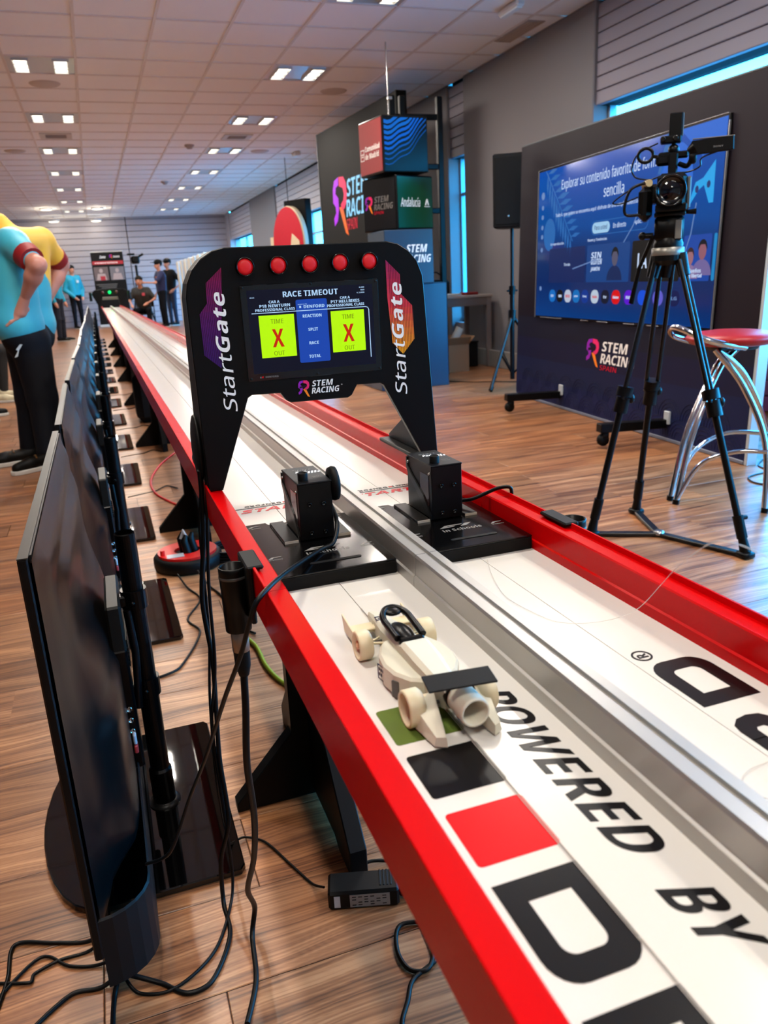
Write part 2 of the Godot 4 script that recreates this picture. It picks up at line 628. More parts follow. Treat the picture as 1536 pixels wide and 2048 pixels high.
func luminaire(x: float, z: float, c: int, r: int):
	var side := "left" if c == -1 else "right"
	var k0 := (r - 2) / 4 if c == -1 else (r + 2) / 4
	var lab := "recessed square ceiling lamp with six bright cells, %s visible in the %s row" % [ordinal(maxi(k0, 0)), side]
	if k0 < 0:
		lab = "recessed ceiling lamp above the camera, %s out of view in the %s row" % [ordinal(-k0 - 1), side]
	var t := thing("ceiling_lamp", lab, "lamp", V(x, CEIL, z), "recessed ceiling lamps")
	var tray := mat("lamp reflector", Color(0.80, 0.82, 0.83), 0.30, 0.5)
	part("housing", bx(V(0, 0.05, 0), V(0.59, 0.06, 0.59)), mats.get("white plastic", mat("white plastic", Color(0.85, 0.86, 0.87), 0.4)), t)
	var s := Shape.new()
	s.quad(V(-0.29, 0.0, 0.29), V(-0.29, 0.0, -0.29), V(0.29, 0.0, -0.29), V(0.29, 0.0, 0.29))
	s.box(V(0, 0.006, 0), V(0.586, 0.01, 0.586))
	part("reflector", s, tray, t)
	var gl := glow("lamp cell", Color(1.0, 0.93, 0.84), 5.0)
	for sx in [-1, 1]:
		var lou := Shape.new()
		lou.band([Vector2(-0.07, -0.22), Vector2(0.07, -0.22), Vector2(0.07, 0.22), Vector2(-0.07, 0.22)], [Vector2(-0.06, -0.21), Vector2(0.06, -0.21), Vector2(0.06, 0.21), Vector2(-0.06, 0.21)], 0.0, 0.02)
		for k in 2:
			lou.box(V(0, -0.07 + 0.14 * k, 0.01), V(0.12, 0.016, 0.02))
		var lm := part("louvre", lou, tray, t)
		lm.rotation.x = PI / 2
		lm.position = V(sx * 0.17, 0.0, 0)
		for k in 3:
			part("lamp_cell", bx(V(sx * 0.17, -0.004, -0.14 + 0.14 * k), V(0.105, 0.004, 0.105)), gl, t)
			if c == -5 and r > 14:
				continue
			var a := AreaLight3D.new()
			a.name = "cell_light"
			a.area_size = Vector2(0.09, 0.09)
			a.light_color = Color(1.0, 0.962, 0.91)
			a.light_energy = LAMP / 3.0
			a.area_range = 40.0
			a.shadow_enabled = true
			a.rotation.x = -PI / 2
			a.position = V(sx * 0.17, -0.024, -0.14 + 0.14 * k)
			t.add_child(a, true)

func build_walls():
	var clad := mat("grey cladding", Color(0.66, 0.635, 0.66), 0.45)
	var dark := mat("joint", Color(0.10, 0.10, 0.11), 0.8)
	# far wall: backing and horizontal boards with recessed joints
	var fw := structnode("wall_far")
	part("backing", bx(V(-0.6, 1.5, FAR - 0.14), V(9.6, 3.4, 0.2)), dark, fw)
	for k in 19:
		part("board", bx(V(-0.6, 0.08 + 0.163 * k, FAR - 0.02), V(9.4, 0.152, 0.04), 0.006), clad, fw)
	part("mullion_strip", bx(V(1.18, 1.5, FAR + 0.004), V(0.02, 3.0, 0.01)), dark, fw)
	struct("wall_left", bx(V(-5.4, 1.5, -11), V(0.2, 3.4, 29)), mat("left wall paint", Color(0.62, 0.60, 0.58), 0.8))
	struct("wall_near", bx(V(-0.6, 1.5, 3.3), V(9.8, 3.4, 0.2)), mats["left wall paint"])
	# right wall: window bays between grey pillars
	var X := 4.1
	var rw := structnode("wall_right")
	var pil := mat("pillar grey", Color(0.47, 0.45, 0.46), 0.7)
	for p in [[-8.52, -6.07], [-13.4, -8.95], [-21.2, -18.2]]:
		part("pillar", bx(V(X + 0.06, 1.5, (p[0] + p[1]) / 2), V(0.22, 3.0, p[1] - p[0]), 0.01), pil, rw)
	part("pier", bx(V(X + 0.1, 1.5, FAR + 0.3), V(0.3, 3.0, 0.6)), clad, rw)
	part("pier", bx(V(X + 0.1, 1.5, 2.4), V(0.3, 3.0, 2.0)), clad, rw)
	var n := 0
	var slat := mat("blind slat", Color(0.53, 0.50, 0.55), 0.5)
	var pink_light_tint := mat("mauve board", Color(0.56, 0.28, 0.40), 0.5)  # pink light on the near bay's lower boards, put into their colour
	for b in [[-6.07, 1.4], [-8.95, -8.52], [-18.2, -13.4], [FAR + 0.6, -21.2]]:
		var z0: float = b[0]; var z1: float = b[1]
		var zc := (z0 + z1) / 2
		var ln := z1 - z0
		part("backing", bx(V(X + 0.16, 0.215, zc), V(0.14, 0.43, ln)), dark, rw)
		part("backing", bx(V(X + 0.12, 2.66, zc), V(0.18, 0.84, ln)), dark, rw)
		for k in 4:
			part("board", bx(V(X + 0.03, 0.055 + 0.1055 * k, zc), V(0.06, 0.098, ln), 0.005), pink_light_tint if z0 > -7.0 else clad, rw)
		for k in 7:
			part("board", bx(V(X + 0.01, 2.290 + 0.1045 * k, zc), V(0.06, 0.098, ln), 0.005), slat if z0 > -9.5 else clad, rw)
		var w := structnode("window_%d" % (n + 1))
		n += 1
		var fr := mat("window frame", Color(0.55, 0.62, 0.66), 0.4, 0.3)
		part("frame", bx(V(X + 0.13, 0.45, zc), V(0.08, 0.05, ln), 0.006), fr, w)
		part("frame", bx(V(X + 0.13, 2.28, zc), V(0.08, 0.05, ln), 0.006), fr, w)
		var m := maxi(1, int(ln / 1.6))
		for k in m + 1:
			part("mullion", bx(V(X + 0.13, 1.365, z0 + ln * k / m), V(0.07, 1.84, 0.05), 0.006), fr, w)
		part("transom", bx(V(X + 0.13, 1.86, zc), V(0.05, 0.035, ln), 0.005), fr, w)
		for k in m:
			part("pane", bx(V(X + 0.135, 1.365, z0 + ln * (k + 0.5) / m), V(0.006, 1.80, ln / m - 0.05)), mat("clear glass", Color(0.9, 0.97, 1.0, 0.08), 0.02, 0.0, {"transparency": BaseMaterial3D.TRANSPARENCY_ALPHA}), w)
		# the blind's box above the window
	var bs := structnode("baseboard_right")
	part("board", bx(V(3.955, 0.09, -7.28), V(0.03, 0.18, 2.4), 0.006), mat("skirting", Color(0.50, 0.48, 0.46), 0.5), bs)
	# buildings across the street, seen through the far windows
	var fac := mat("pale facade", Color(0.72, 0.78, 0.80), 0.8)
	for q in [[26.0, -34.0, 9.0, "tall pale office block across the street behind the far window"]]:
		var t := thing("street_building", q[3], "building", V(q[0], -3.5, q[1]))
		part("wall", bx(V(0, q[2] / 2, 0), V(5, q[2], 16)), fac, t)
		for i in 3:
			for k in 6:
				part("window", bx(V(-2.5, 2.6 + 1.9 * i, -6.5 + 2.6 * k), V(0.06, 1.2, 1.5)), mat("far glass", Color(0.35, 0.48, 0.55), 0.2), t)
	var gr := struct("ground", bx(V(30, -3.6, -12), V(51, 0.2, 90)), mat("street", Color(0.5, 0.52, 0.53), 0.9))

# ---------------------------------------------------------------- the track
func build_track():
	var red := mat("red enamel", Color(0.74, 0.0, 0.012), 0.25, 0.0, {"metallic_specular": 0.25})
	var white := mat("gloss white laminate", Color(0.80, 0.79, 0.765), 0.2)
	var alu := mat("satin aluminium", Color(0.66, 0.65, 0.63), 0.38, 0.75)
	var ink := mat("black vinyl", Color(0.055, 0.05, 0.055), 0.3)
	var rink := mat("red vinyl", Color(0.80, 0.02, 0.06), 0.35)
	var gink := mat("olive green vinyl", Color(0.33, 0.40, 0.17), 0.35)
	var blk := mat("black board", Color(0.022, 0.022, 0.024), 0.45)
	var t := thing("race_track", "long white two-lane race track with red side rails and a silver divider", "race track")
	var z0 := 0.9
	var cuts := [z0, -0.70, -1.63]
	while cuts[-1] - 0.93 > TRACK_END:
		cuts.append(cuts[-1] - 0.93)
	cuts.append(TRACK_END)
	# outline of a rail in x,y: flat top, raised outer lip, small inner foot
	var rail := [0.1136, 0.672, 0.1355, 0.672, 0.1378, 0.680, 0.1378, 0.690, 0.136, 0.6915, 0.136, 0.7145, 0.1345, 0.716, 0.1168, 0.716, 0.1162, 0.7218, 0.1142, 0.7218, 0.1136, 0.7212]
	var lpoly := P2(rail)
	var rpoly := PackedVector2Array()
	for p in lpoly:
		rpoly.append(Vector2(0.5876 - p.x, p.y))
	var div := P2([0.2785, 0.680, 0.3091, 0.680, 0.3091, 0.6915, 0.3069, 0.693, 0.3069, 0.7135, 0.306, 0.7165, 0.2975, 0.7165, 0.2968, 0.7135, 0.2936, 0.7135, 0.2930, 0.716, 0.2822, 0.716, 0.2806, 0.7135, 0.2806, 0.693, 0.2785, 0.6915])
	for k in cuts.size() - 1:
		var a: float = cuts[k]; var b: float = cuts[k + 1]
		for q in [["rail", lpoly, red, 0.0], ["rail", rpoly, red, -0.217], ["divider", div, alu, -0.03]]:
			var s := Shape.new()
			s.plate(q[1], (b + q[3] if k < cuts.size() - 2 else b) + 0.0005, (a + q[3] if k > 0 else a) - 0.0005)
			part(q[0], s, q[2], t)
		if k == 1:
			continue
		if k == 0:
			b = cuts[2]
		for q in [[0.137, 0.2795], [0.308, 0.4505]]:
			var mid: float = (q[0] + q[1]) / 2
			var s := Shape.new()
			var gx := mid + 0.0008      # the groove down the middle of each lane
			for w in [[q[0], gx - 0.0003], [gx + 0.0003, q[1]]]:
				s.box(V((w[0] + w[1]) / 2, 0.674, (a + b) / 2), V(w[1] - w[0], 0.012, a - b - 0.0008), 0.0002)
			s.box(V(mid, 0.6715, (a + b) / 2), V(q[1] - q[0], 0.008, a - b - 0.0008))
			part("lane_panel", s, white, t)
	# prints on the near end of the lanes; left lane reads towards us, right lane away from us
	var Y := 0.68
	var lx := func(z: float, x: float) -> Transform3D: return frame(V(x, Y, z), V(0, 0, 1), V(1, 0, 0))
	for q in [["square", gink, -0.5085, -0.4595], ["square", ink, -0.4442, -0.3945], ["square", rink, -0.3783, -0.3293]]:
		var s := Shape.new()
		s.xf = frame(V(0, Y, 0), V(0, 0, 1), V(1, 0, 0))
		s.plate(rrect(q[2], 0.1575, q[3], 0.2105, 0.003), 0.0, 0.0004)
		part(q[0], s, q[1], t)
	lettering(t, ink, "POWERED", lx.call(-0.5045, 0.2360), 0.2060, 0.0293, true, 0.36, 0.0004)
	lettering(t, ink, "BY", lx.call(-0.2790, 0.2360), 0.0510, 0.0293, true, 0.36, 0.0004)
	var bigs := func(z: float, flip: bool, what: String):
		var s := Shape.new()
		s.xf = frame(V(0.1570, Y, z), V(0, 0, 1), V(1, 0, 0)) if not flip else frame(V(0.4378, Y, z), V(0, 0, -1), V(-1, 0, 0))
		big_letter(s, what)
		part("lettering", s, ink, t)
	bigs.call(-0.314, false, "D")
	bigs.call(-0.2275, false, "E")
	bigs.call(-0.145, false, "N")
	bigs.call(-0.413, true, "D")
	bigs.call(-0.325, true, "R")
	bigs.call(-0.237, true, "O")
	var reg := Shape.new()
	reg.xf = frame(V(0.3945, Y, -0.4995), V(0, 0, -1), V(-1, 0, 0))
	var o := []; var i := []
	for k in 24:
		o.append(Vector2(cos(TAU * k / 24), sin(TAU * k / 24)) * 0.0090)
		i.append(o[-1] * 0.80)
	reg.band(o, i, 0, 0.0004)
	word(reg, "R", Transform3D(Basis(), V(-0.0035, -0.0048, 0)), 0.0068, 0.0096, true, 0.0, 0.0004)
	part("lettering", reg, ink, t)
	# the start line across both lanes
	for q in [0.1385, 0.3095]:
		part("start_line", bx(V(q + 0.070, Y + 0.0002, -1.124), V(0.139, 0.0004, 0.0035)), ink, t)
		lettering(t, rink, "START", frame(V(q + 0.018, Y, -1.099), V(1, 0, 0), V(0, 0, -1)), 0.103, 0.017, true, 0.35, 0.0004)
		lettering(t, ink, "POWERED BY", frame(V(q + 0.132, Y, -1.137), V(-1, 0, 0), V(0, 0, 1)), 0.044, 0.006, false, 0.0, 0.0004)
		lettering(t, ink, "DENFORD", frame(V(q + 0.084, Y, -1.137), V(-1, 0, 0), V(0, 0, 1)), 0.055, 0.007, true, 0.0, 0.0004)
		part("square", bx(V(q + 0.090, Y + 0.0002, -1.1335), V(0.006, 0.0004, 0.006)), rink, t)
	# board legs: a plate across and a plate along, with splayed feet
	var cross := P2([-0.170, 0.0, 0.170, 0.0, 0.170, 0.018, 0.050, 0.150, 0.046, 0.672, -0.046, 0.672, -0.050, 0.150, -0.170, 0.018])
	var along := P2([-0.27, 0.0, -0.20, 0.0, -0.17, 0.015, 0.17, 0.015, 0.20, 0.0, 0.27, 0.0, 0.27, 0.05, 0.075, 0.26, 0.075, 0.672, -0.075, 0.672, -0.075, 0.26, -0.27, 0.05])
	var cs := Shape.new(); cs.plate(cross, -0.016, 0.016, 0.002)
	var al := Shape.new(); al.xf = Transform3D(Basis(Vector3.UP, PI / 2), Vector3.ZERO); al.plate(along, -0.016, 0.016, 0.002)
	var cm := cs.mesh(); var am := al.mesh()
	for z in [0.6, -1.366, -3.34, -5.36, -7.43, -9.48, -11.4, -13.4, -15.4]:
		var l := Node3D.new()
		l.name = "leg"
		t.add_child(l, true)
		l.position = V(0.294, 0, z)
		part("cross_plate", cm, blk, l)
		part("spine_plate", am, blk, l)

func arc(pts: Array, cx: float, cy: float, rx: float, ry: float, a0: float, a1: float, n := 6):
	for k in n + 1:
		var a := deg_to_rad(lerpf(a0, a1, float(k) / n))
		pts.append(Vector2(cx + rx * cos(a), cy + ry * sin(a)))

# wide square-shouldered capitals, 0.053 high (y) and 0.0705 wide (x) on the track
func big_letter(s: Shape, what: String):
	var H := 0.053; var W := 0.0705; var w := 0.0150; var d := 0.0004
	if what == "D" or what == "O":
		var o := []; var i := []
		if what == "D":
			arc(o, 0.0, 0.0, 0.0, 0.0, 180, 270, 4)
		else:
			arc(o, 0.016, 0.016, 0.016, 0.016, 180, 270, 4)
		arc(o, W - 0.019, 0.016, 0.019, 0.016, 270, 360, 6)
		arc(o, W - 0.019, H - 0.016, 0.019, 0.016, 0, 90, 6)
		if what == "D":
			arc(o, 0.0, H, 0.0, 0.0, 90, 180, 4)
			arc(i, 0.0162, 0.0135, 0.0, 0.0, 180, 270, 4)
		else:
			arc(o, 0.016, H - 0.016, 0.016, 0.016, 90, 180, 4)
			arc(i, 0.0215, 0.019, 0.006, 0.0055, 180, 270, 4)
		arc(i, W - 0.0235, 0.0205, 0.008, 0.007, 270, 360, 6)
		arc(i, W - 0.0235, H - 0.0205, 0.008, 0.007, 0, 90, 6)
		if what == "D":
			arc(i, 0.0162, H - 0.0135, 0.0, 0.0, 90, 180, 4)
		else:
			arc(i, 0.0215, H - 0.019, 0.006, 0.0055, 90, 180, 4)
		s.band(o, i, 0, d)
	elif what == "E":
		s.plate(P2([0, 0, W, 0, W, 0.0125, 0.0155, 0.0125, 0.0155, 0.0205, W - 0.004, 0.0205, W - 0.004, 0.0325, 0.0155, 0.0325, 0.0155, 0.0405, W, 0.0405, W, H, 0, H]), 0, d)
	elif what == "N":
		s.plate(P2([0, 0, 0.0145, 0, 0.0145, 0.034, W - 0.019, 0, W, 0, W, H, W - 0.0145, H, W - 0.0145, 0.019, 0.019, H, 0, H]), 0, d)
	elif what == "R":
		s.plate(P2([0, 0, 0.015, 0, 0.015, 0.0165, 0.042, 0.0165, 0.054, 0, 0.0725, 0, 0.058, 0.018, 0.066, 0.024, 0.068, 0.034, 0.066, 0.044, 0.060, 0.051, 0.052, H, 0.04, H, 0.04, 0.0405, 0.049, 0.0405, 0.0525, 0.038, 0.0525, 0.032, 0.049, 0.0290, 0.015, 0.0290, 0.015, 0.0405, 0.041, 0.0405, 0.041, H, 0, H]), 0, d)

# the racing mark: a two-part letter form in a unit box, violet to pink above, orange below
func mark(parent: Node, xf: Transform3D, w: float, h: float, lit := 0.0):
	var s := Shape.new()
	s.use_color = true
	s.xf = xf * Transform3D(Basis.from_scale(V(w, h, 1)), Vector3.ZERO)
	var A := P2([0.03, 0.60, 0.06, 0.82, 0.18, 0.96, 0.47, 1.0, 0.45, 0.87, 0.27, 0.84, 0.22, 0.74, 0.40, 0.66, 0.40, 0.47, 0.28, 0.28, 0.05, 0.20, 0.03, 0.33, 0.20, 0.42, 0.19, 0.52])
	var B := P2([0.50, 1.0, 0.82, 0.98, 0.97, 0.87, 1.0, 0.70, 0.92, 0.54, 0.78, 0.46, 0.60, 0.44, 0.56, 0.54, 0.74, 0.60, 0.80, 0.70, 0.74, 0.80, 0.50, 0.85])
	var C := P2([0.16, 0.66, 0.70, 0.72, 0.72, 0.62, 0.16, 0.56])
	var D := P2([0.44, 0.50, 0.68, 0.50, 0.98, 0.0, 0.80, 0.05, 0.60, 0.30])
	var d := 0.0006
	for q in [[A, Color(0.30, 0.02, 0.45)], [B, Color(0.80, 0.03, 0.16)], [D, Color(0.95, 0.25, 0.02)]]:
		s.color = q[1]
		s.plate(q[0], 0, d)
	s.color = Color(0.02, 0.01, 0.02)
	s.plate(C, d, d * 1.6)
	if lit > 0.0:
		var ms := [Color(0.75, 0.0, 0.95), Color(1.0, 0.03, 0.35), Color(1.0, 0.42, 0.08)]
		var k := 0
		for q in [A, B, D]:
			var e := Shape.new()
			e.xf = s.xf
			e.plate(q, 0, d)
			part("emblem", e, glow("lit emblem %d" % k, ms[k], lit), parent)
			k += 1
		return
	part("emblem", s, mat("vertex print", Color.WHITE, 0.5, 0.0, {"vertex_color_use_as_albedo": true}), parent)

func racing_logo(parent: Node, xf: Transform3D, w: float, h: float, m: Material, sub := "", subm: Material = null, lit := 0.0):   # mark + two lines, in a box w by h
	var top := h
	mark(parent, xf, w * 0.27, h, lit)
	var lh := h * 0.34
	var s := Shape.new()
	var at := func(x: float, y: float) -> Transform3D: return xf * Transform3D(Basis(), V(x, y, 0))
	word(s, "STEM", at.call(w * 0.33, h * 0.60), w * 0.50, lh, true, 0.2)
	word(s, "RACING", at.call(w * 0.31, h * 0.18), w * 0.66, lh, true, 0.2)
	part("lettering", s, m, parent)
	if sub:
		lettering(parent, subm, sub, at.call(w * 0.30, h * -0.06), w * 0.34, h * 0.17, false, 0.2)

# ---------------------------------------------------------------- the start gate
func build_gate():
	var Z := -1.11
	var blk := mat("satin black panel", Color(0.013, 0.012, 0.014), 0.42)
	var gls := mat("gloss black bezel", Color(0.008, 0.008, 0.010), 0.12)
	var t := thing("start_gate", "black arch-shaped start gate with red lamps and a timing screen over the track", "start gate", V(0, 0, Z))
	var out := PackedVector2Array()
	for q in [[0.116, 0.7165], [0.116, 0.985], [0.1195, 1.003], [0.128, 1.020], [0.141, 1.034], [0.157, 1.0435], [0.172, 1.0468], [0.404, 1.0468], [0.421, 1.043], [0.437, 1.033], [0.450, 1.018], [0.4575, 0.999], [0.459, 0.982], [0.4735, 0.7165], [0.4545, 0.7165], [0.3895, 0.8440], [0.3835, 0.8475], [0.3475, 0.8485], [0.3385, 0.8340], [0.3325, 0.8308], [0.2465, 0.8322], [0.2400, 0.8360], [0.2325, 0.8470], [0.1915, 0.8480], [0.1855, 0.8445], [0.1365, 0.7165]]:
		out.append(Vector2(q[0], q[1]))
	var s := Shape.new()
	s.plate(out, -0.012, 0.0, 0.0012)
	part("front_panel", s, blk, t)
	# shell behind: follows the outer edge, deeper towards the feet
	var rim := []
	for k in 14:
		rim.append(out[k])
	s = Shape.new()
	for k in 13:
		var a: Vector2 = rim[k]; var b: Vector2 = rim[k + 1]
		var da := -0.055 - 0.055 * clampf((0.90 - a.y) / 0.2, 0, 1)
		var db := -0.055 - 0.055 * clampf((0.90 - b.y) / 0.2, 0, 1)
		var n := (b - a).normalized().orthogonal() * 0.006
		s.quad(V(a.x, a.y, -0.011), V(a.x, a.y, da), V(b.x, b.y, db), V(b.x, b.y, -0.011))
		s.quad(V(a.x + n.x, a.y + n.y, da), V(a.x + n.x, a.y + n.y, -0.011), V(b.x + n.x, b.y + n.y, -0.011), V(b.x + n.x, b.y + n.y, db))
		s.quad(V(a.x, a.y, da), V(a.x + n.x, a.y + n.y, da), V(b.x + n.x, b.y + n.y, db), V(b.x, b.y, db))
	part("shell", s, mat("textured black", Color(0.02, 0.019, 0.021), 0.55), t)
	s = Shape.new()
	s.plate(rrect(0.165, 0.855, 0.412, 1.036, 0.02), -0.05, -0.012, 0.003)
	part("screen_housing", s, mats["textured black"], t)
	# feet on the rails with gussets reaching back
	for q in [0.1195, 0.4685]:
		s = Shape.new()
		s.xf = Transform3D(Basis(Vector3.UP, PI / 2), V(q, 0, 0))
		s.plate(P2([0.012, 0.7225, 0.205, 0.7225, 0.205, 0.7285, 0.012, 0.83]), -0.003, 0.003, 0.0008)
		s.xf = Transform3D()
		s.box(V(q + (0.009 if q < 0.3 else -0.009), 0.7190, -0.11), V(0.022, 0.006, 0.20), 0.0015)
		part("foot", s, blk, t)
	s = Shape.new()
	s.ball(V(0.112, 0.772, -0.05), V(0.0075, 0.05, 0.04), 14, 8)
	part("connector_cover", s, mats["textured black"], t)
	for x in [0.1977, 0.2430, 0.2872, 0.3308, 0.3738]:
		var lamp := Node3D.new()
		lamp.name = "lamp"
		t.add_child(lamp, true)
		lamp.position = V(x, 1.0208, 0)
		var tub := Shape.new()
		tub.xf = Transform3D(Basis(Vector3.RIGHT, PI / 2), Vector3.ZERO)
		tub.lathe([Vector2(0.0124, 0), Vector2(0.0124, 0.009), Vector2(0.0116, 0.010), Vector2(0.0108, 0.009), Vector2(0.0106, 0.002)], 28)
		part("hood", tub, gls, lamp)
		var len := Shape.new()
		len.xf = tub.xf
		len.lathe([Vector2(0.0108, 0.003), Vector2(0.0104, 0.0075), Vector2(0.006, 0.009), Vector2(0, 0.0092)], 28)
		part("lens", len, mat("red lens", Color(0.80, 0.03, 0.07), 0.5, 0.0, {"emission_enabled": true, "emission": Color(0.8, 0.05, 0.10), "emission_energy_multiplier": 0.18}), lamp)
	# screen
	s = Shape.new()
	s.plate(rrect(0.188, 0.8667, 0.387, 0.9970, 0.002), -0.004, 0.0022, 0.0006)
	var bez := part("screen", s, gls, t)
	for p in [[0.1915, 0.9935], [0.2875, 0.9945], [0.3835, 0.9935], [0.1920, 0.8705], [0.2885, 0.8700], [0.3832, 0.8705]]:
		var sc := Shape.new()
		sc.xf = Transform3D(Basis(Vector3.RIGHT, PI / 2), V(p[0], p[1], 0.0022))
		sc.lathe([Vector2(0.002, 0), Vector2(0.0018, 0.0008), Vector2(0.0, 0.0008)], 12)
		part("screw", sc, mat("dark screw", Color(0.05, 0.05, 0.05), 0.35, 0.6), bez)
	part("display", bx(V(0.2872, 0.9335, 0.0023), V(0.181, 0.113, 0.0006)), glow("dark display", Color(0.05, 0.06, 0.16), 0.6), bez)
	var W := glow("display white", Color(0.72, 0.86, 1.0), 0.95)
	var at := func(x: float, y: float) -> Transform3D: return Transform3D(Basis(), V(x, y, 0.0026))
	lettering(bez, W, "RACE TIMEOUT", at.call(0.2468, 0.9785), 0.0792, 0.0075, true)
	lettering(bez, W, "CAR A", at.call(0.2262, 0.9715), 0.0152, 0.0035, true)
	lettering(bez, W, "P18 NEWTURN", at.call(0.2128, 0.9661), 0.0430, 0.0040, true)
	lettering(bez, W, "PROFESSIONAL CLASS", at.call(0.2066, 0.9610), 0.0556, 0.0036, true)
	lettering(bez, W, "CAR A", at.call(0.3288, 0.9717), 0.0145, 0.0034, true)
	lettering(bez, W, "P17 HELLBIKES", at.call(0.3149, 0.9664), 0.0424, 0.0040, true)
	lettering(bez, W, "PROFESSIONAL CLASS", at.call(0.3090, 0.9614), 0.0552, 0.0036, true)
	var col := Shape.new()
	col.plate(rrect(0.2640, 0.8872, 0.3090, 0.9740, 0.0025), 0.0026, 0.0029)
	part("panel", col, glow("display blue", Color(0.10, 0.28, 0.70), 0.9), bez)
	var ln := Shape.new()
	ln.box(V(0.2835, 0.9590, 0.0034), V(0.165, 0.0010, 0.0004))
	ln.box(V(0.3705, 0.9215, 0.0034), V(0.0011, 0.068, 0.0004))
	ln.xf = Transform3D(Basis(), V(0, 0, 0))
	ln.tube([V(0.3655, 0.9590, 0.0034), V(0.3690, 0.9580, 0.0034), V(0.3705, 0.9550, 0.0034)], 0.0005, 6)
	part("rule", ln, W, bez)
	for q in [[0.2102, 0.2600], [0.3135, 0.3630]]:
		part("panel", bx(V((q[0] + q[1]) / 2, 0.9268, 0.0031), V(q[1] - q[0], 0.0575, 0.0004)), glow("display lime", Color(0.72, 0.97, 0.0), 1.0), bez)
		var ol := glow("display olive", Color(0.45, 0.55, 0.05), 0.9)
		var a2 := func(x: float, y: float) -> Transform3D: return Transform3D(Basis(), V(x, y, 0.0034))
		lettering(bez, ol, "TIME", a2.call(q[0] + 0.0160, 0.9440), 0.0180, 0.0060, false)
		lettering(bez, ol, "OUT", a2.call(q[0] + 0.0175, 0.9005), 0.0150, 0.0060, false)
		lettering(bez, glow("display red", Color(0.80, 0.12, 0.02), 0.9), "X", a2.call(q[0] + 0.0165, 0.9120), 0.0165, 0.0245, true)
	var a3 := func(x: float, y: float) -> Transform3D: return Transform3D(Basis(), V(x, y, 0.0030))
	lettering(bez, W, "powered by", a3.call(0.2670, 0.9668), 0.0130, 0.0016, false)
	lettering(bez, W, "DENFORD", a3.call(0.2750, 0.9622), 0.0300, 0.0040, true)
	part("square", bx(V(0.2700, 0.9642, 0.0031), V(0.0026, 0.0030, 0.0003)), W, bez)
	var k := 0
	for w in ["REACTION", "SPLIT", "RACE", "TOTAL"]:
		var ww: float = [0.0272, 0.0140, 0.0138, 0.0172][k]
		lettering(bez, W, w, a3.call(0.2862 - ww / 2, 0.9494 - 0.0187 * k), ww, 0.0042, true)
		k += 1
	lettering(bez, W, "00:01", at.call(0.2005, 0.9790), 0.0060, 0.0018, false)
	for j in 3:
		lettering(bez, W, ["0.000", "TR:01", "V. 2.0000"][j], at.call([0.3580, 0.3596, 0.3540][j], 0.9852 - 0.0036 * j), [0.0075, 0.0058, 0.0114][j], 0.0018, false)
	# printed stickers
	var grad := func(name_: String, poly: PackedVector2Array, lo: Color, mid: Color, hi: Color, y0: float, y1: float):
		var st := Shape.new()
		st.use_color = true
		var n := 14
		for b in n:
			var ya := lerpf(y0, y1, float(b) / n); var yb := lerpf(y0, y1, float(b + 1) / n)
			for piece in Geometry2D.intersect_polygons(poly, P2([0, ya, 1, ya, 1, yb, 0, yb])):
				var f := (b + 0.5) / n
				st.color = lo.lerp(mid, f * 2) if f < 0.5 else mid.lerp(hi, f * 2 - 1)
				st.plate(piece, 0.0, 0.0004)
		part(name_, st, mat("vertex print", Color.WHITE, 0.5, 0.0, {"vertex_color_use_as_albedo": true}), t)
		var li := Shape.new()
		for b in 16:
			var x := 0.1330 + 0.0024 * b + (0.272 if name_ == "sticker_warm" else 0.0)
			for piece in Geometry2D.intersect_polygons(poly, P2([x, 0, x + 0.0005, 0, x + 0.0005, 2, x, 2])):
				li.plate(piece, 0.0004, 0.0006)
		part("pinstripes", li, mat("pinstripe", Color(0.10, 0.02, 0.10), 0.4), t)
	grad.call("sticker", P2([0.1664, 1.0215, 0.1442, 1.0025, 0.1426, 0.976, 0.1315, 0.9626, 0.1317, 0.9079, 0.1532, 0.8886, 0.157, 0.93, 0.164, 0.985]), Color(0.035, 0.012, 0.13), Color(0.10, 0.012, 0.13), Color(0.24, 0.012, 0.07), 0.885, 1.025)
	grad.call("sticker_warm", P2([0.4007, 1.0216, 0.4217, 1.0009, 0.4223, 0.9734, 0.4393, 0.956, 0.4406, 0.9081, 0.4219, 0.8873, 0.4060, 0.9043, 0.4010, 0.97]), Color(0.90, 0.40, 0.015), Color(0.75, 0.05, 0.07), Color(0.26, 0.02, 0.10), 0.885, 1.025)
	var ww := mat("white vinyl", Color(0.96, 0.95, 0.93), 0.4)
	for x in [0.1500, 0.4065]:
		var up := frame(V(x + 0.0190, 0.8275, 0.0007), V(-0.0035, 0.30, 0).normalized(), V(-1, 0, 0))
		lettering(t, ww, "Start", up, 0.0830, 0.0185, false, 0.25)
		var up2 := frame(V(x + 0.0175, 0.9085, 0.0007), V(-0.0030, 0.30, 0).normalized(), V(-1, 0, 0))
		lettering(t, ww, "Gate", up2, 0.0840, 0.0185, true, 0.25)
	racing_logo(t, Transform3D(Basis(), V(0.2578, 0.8375, 0.0003)), 0.064, 0.0245, ww)
	lettering(t, ww, "TM", Transform3D(Basis(), V(0.3225, 0.8508, 0.0003)), 0.0020, 0.0011, false)
	lettering(t, mat("grey print", Color(0.45, 0.44, 0.43), 0.4), "DENFORD", Transform3D(Basis(), V(0.2125, 0.8705, 0.0024)), 0.0185, 0.0024, true)
	part("square", bx(V(0.2085, 0.8717, 0.0024), V(0.0022, 0.0022, 0.0003)), mats["red vinyl"], t)
	part("square", bx(V(0.2057, 0.8717, 0.0024), V(0.0022, 0.0022, 0.0003)), mats["grey print"], t)

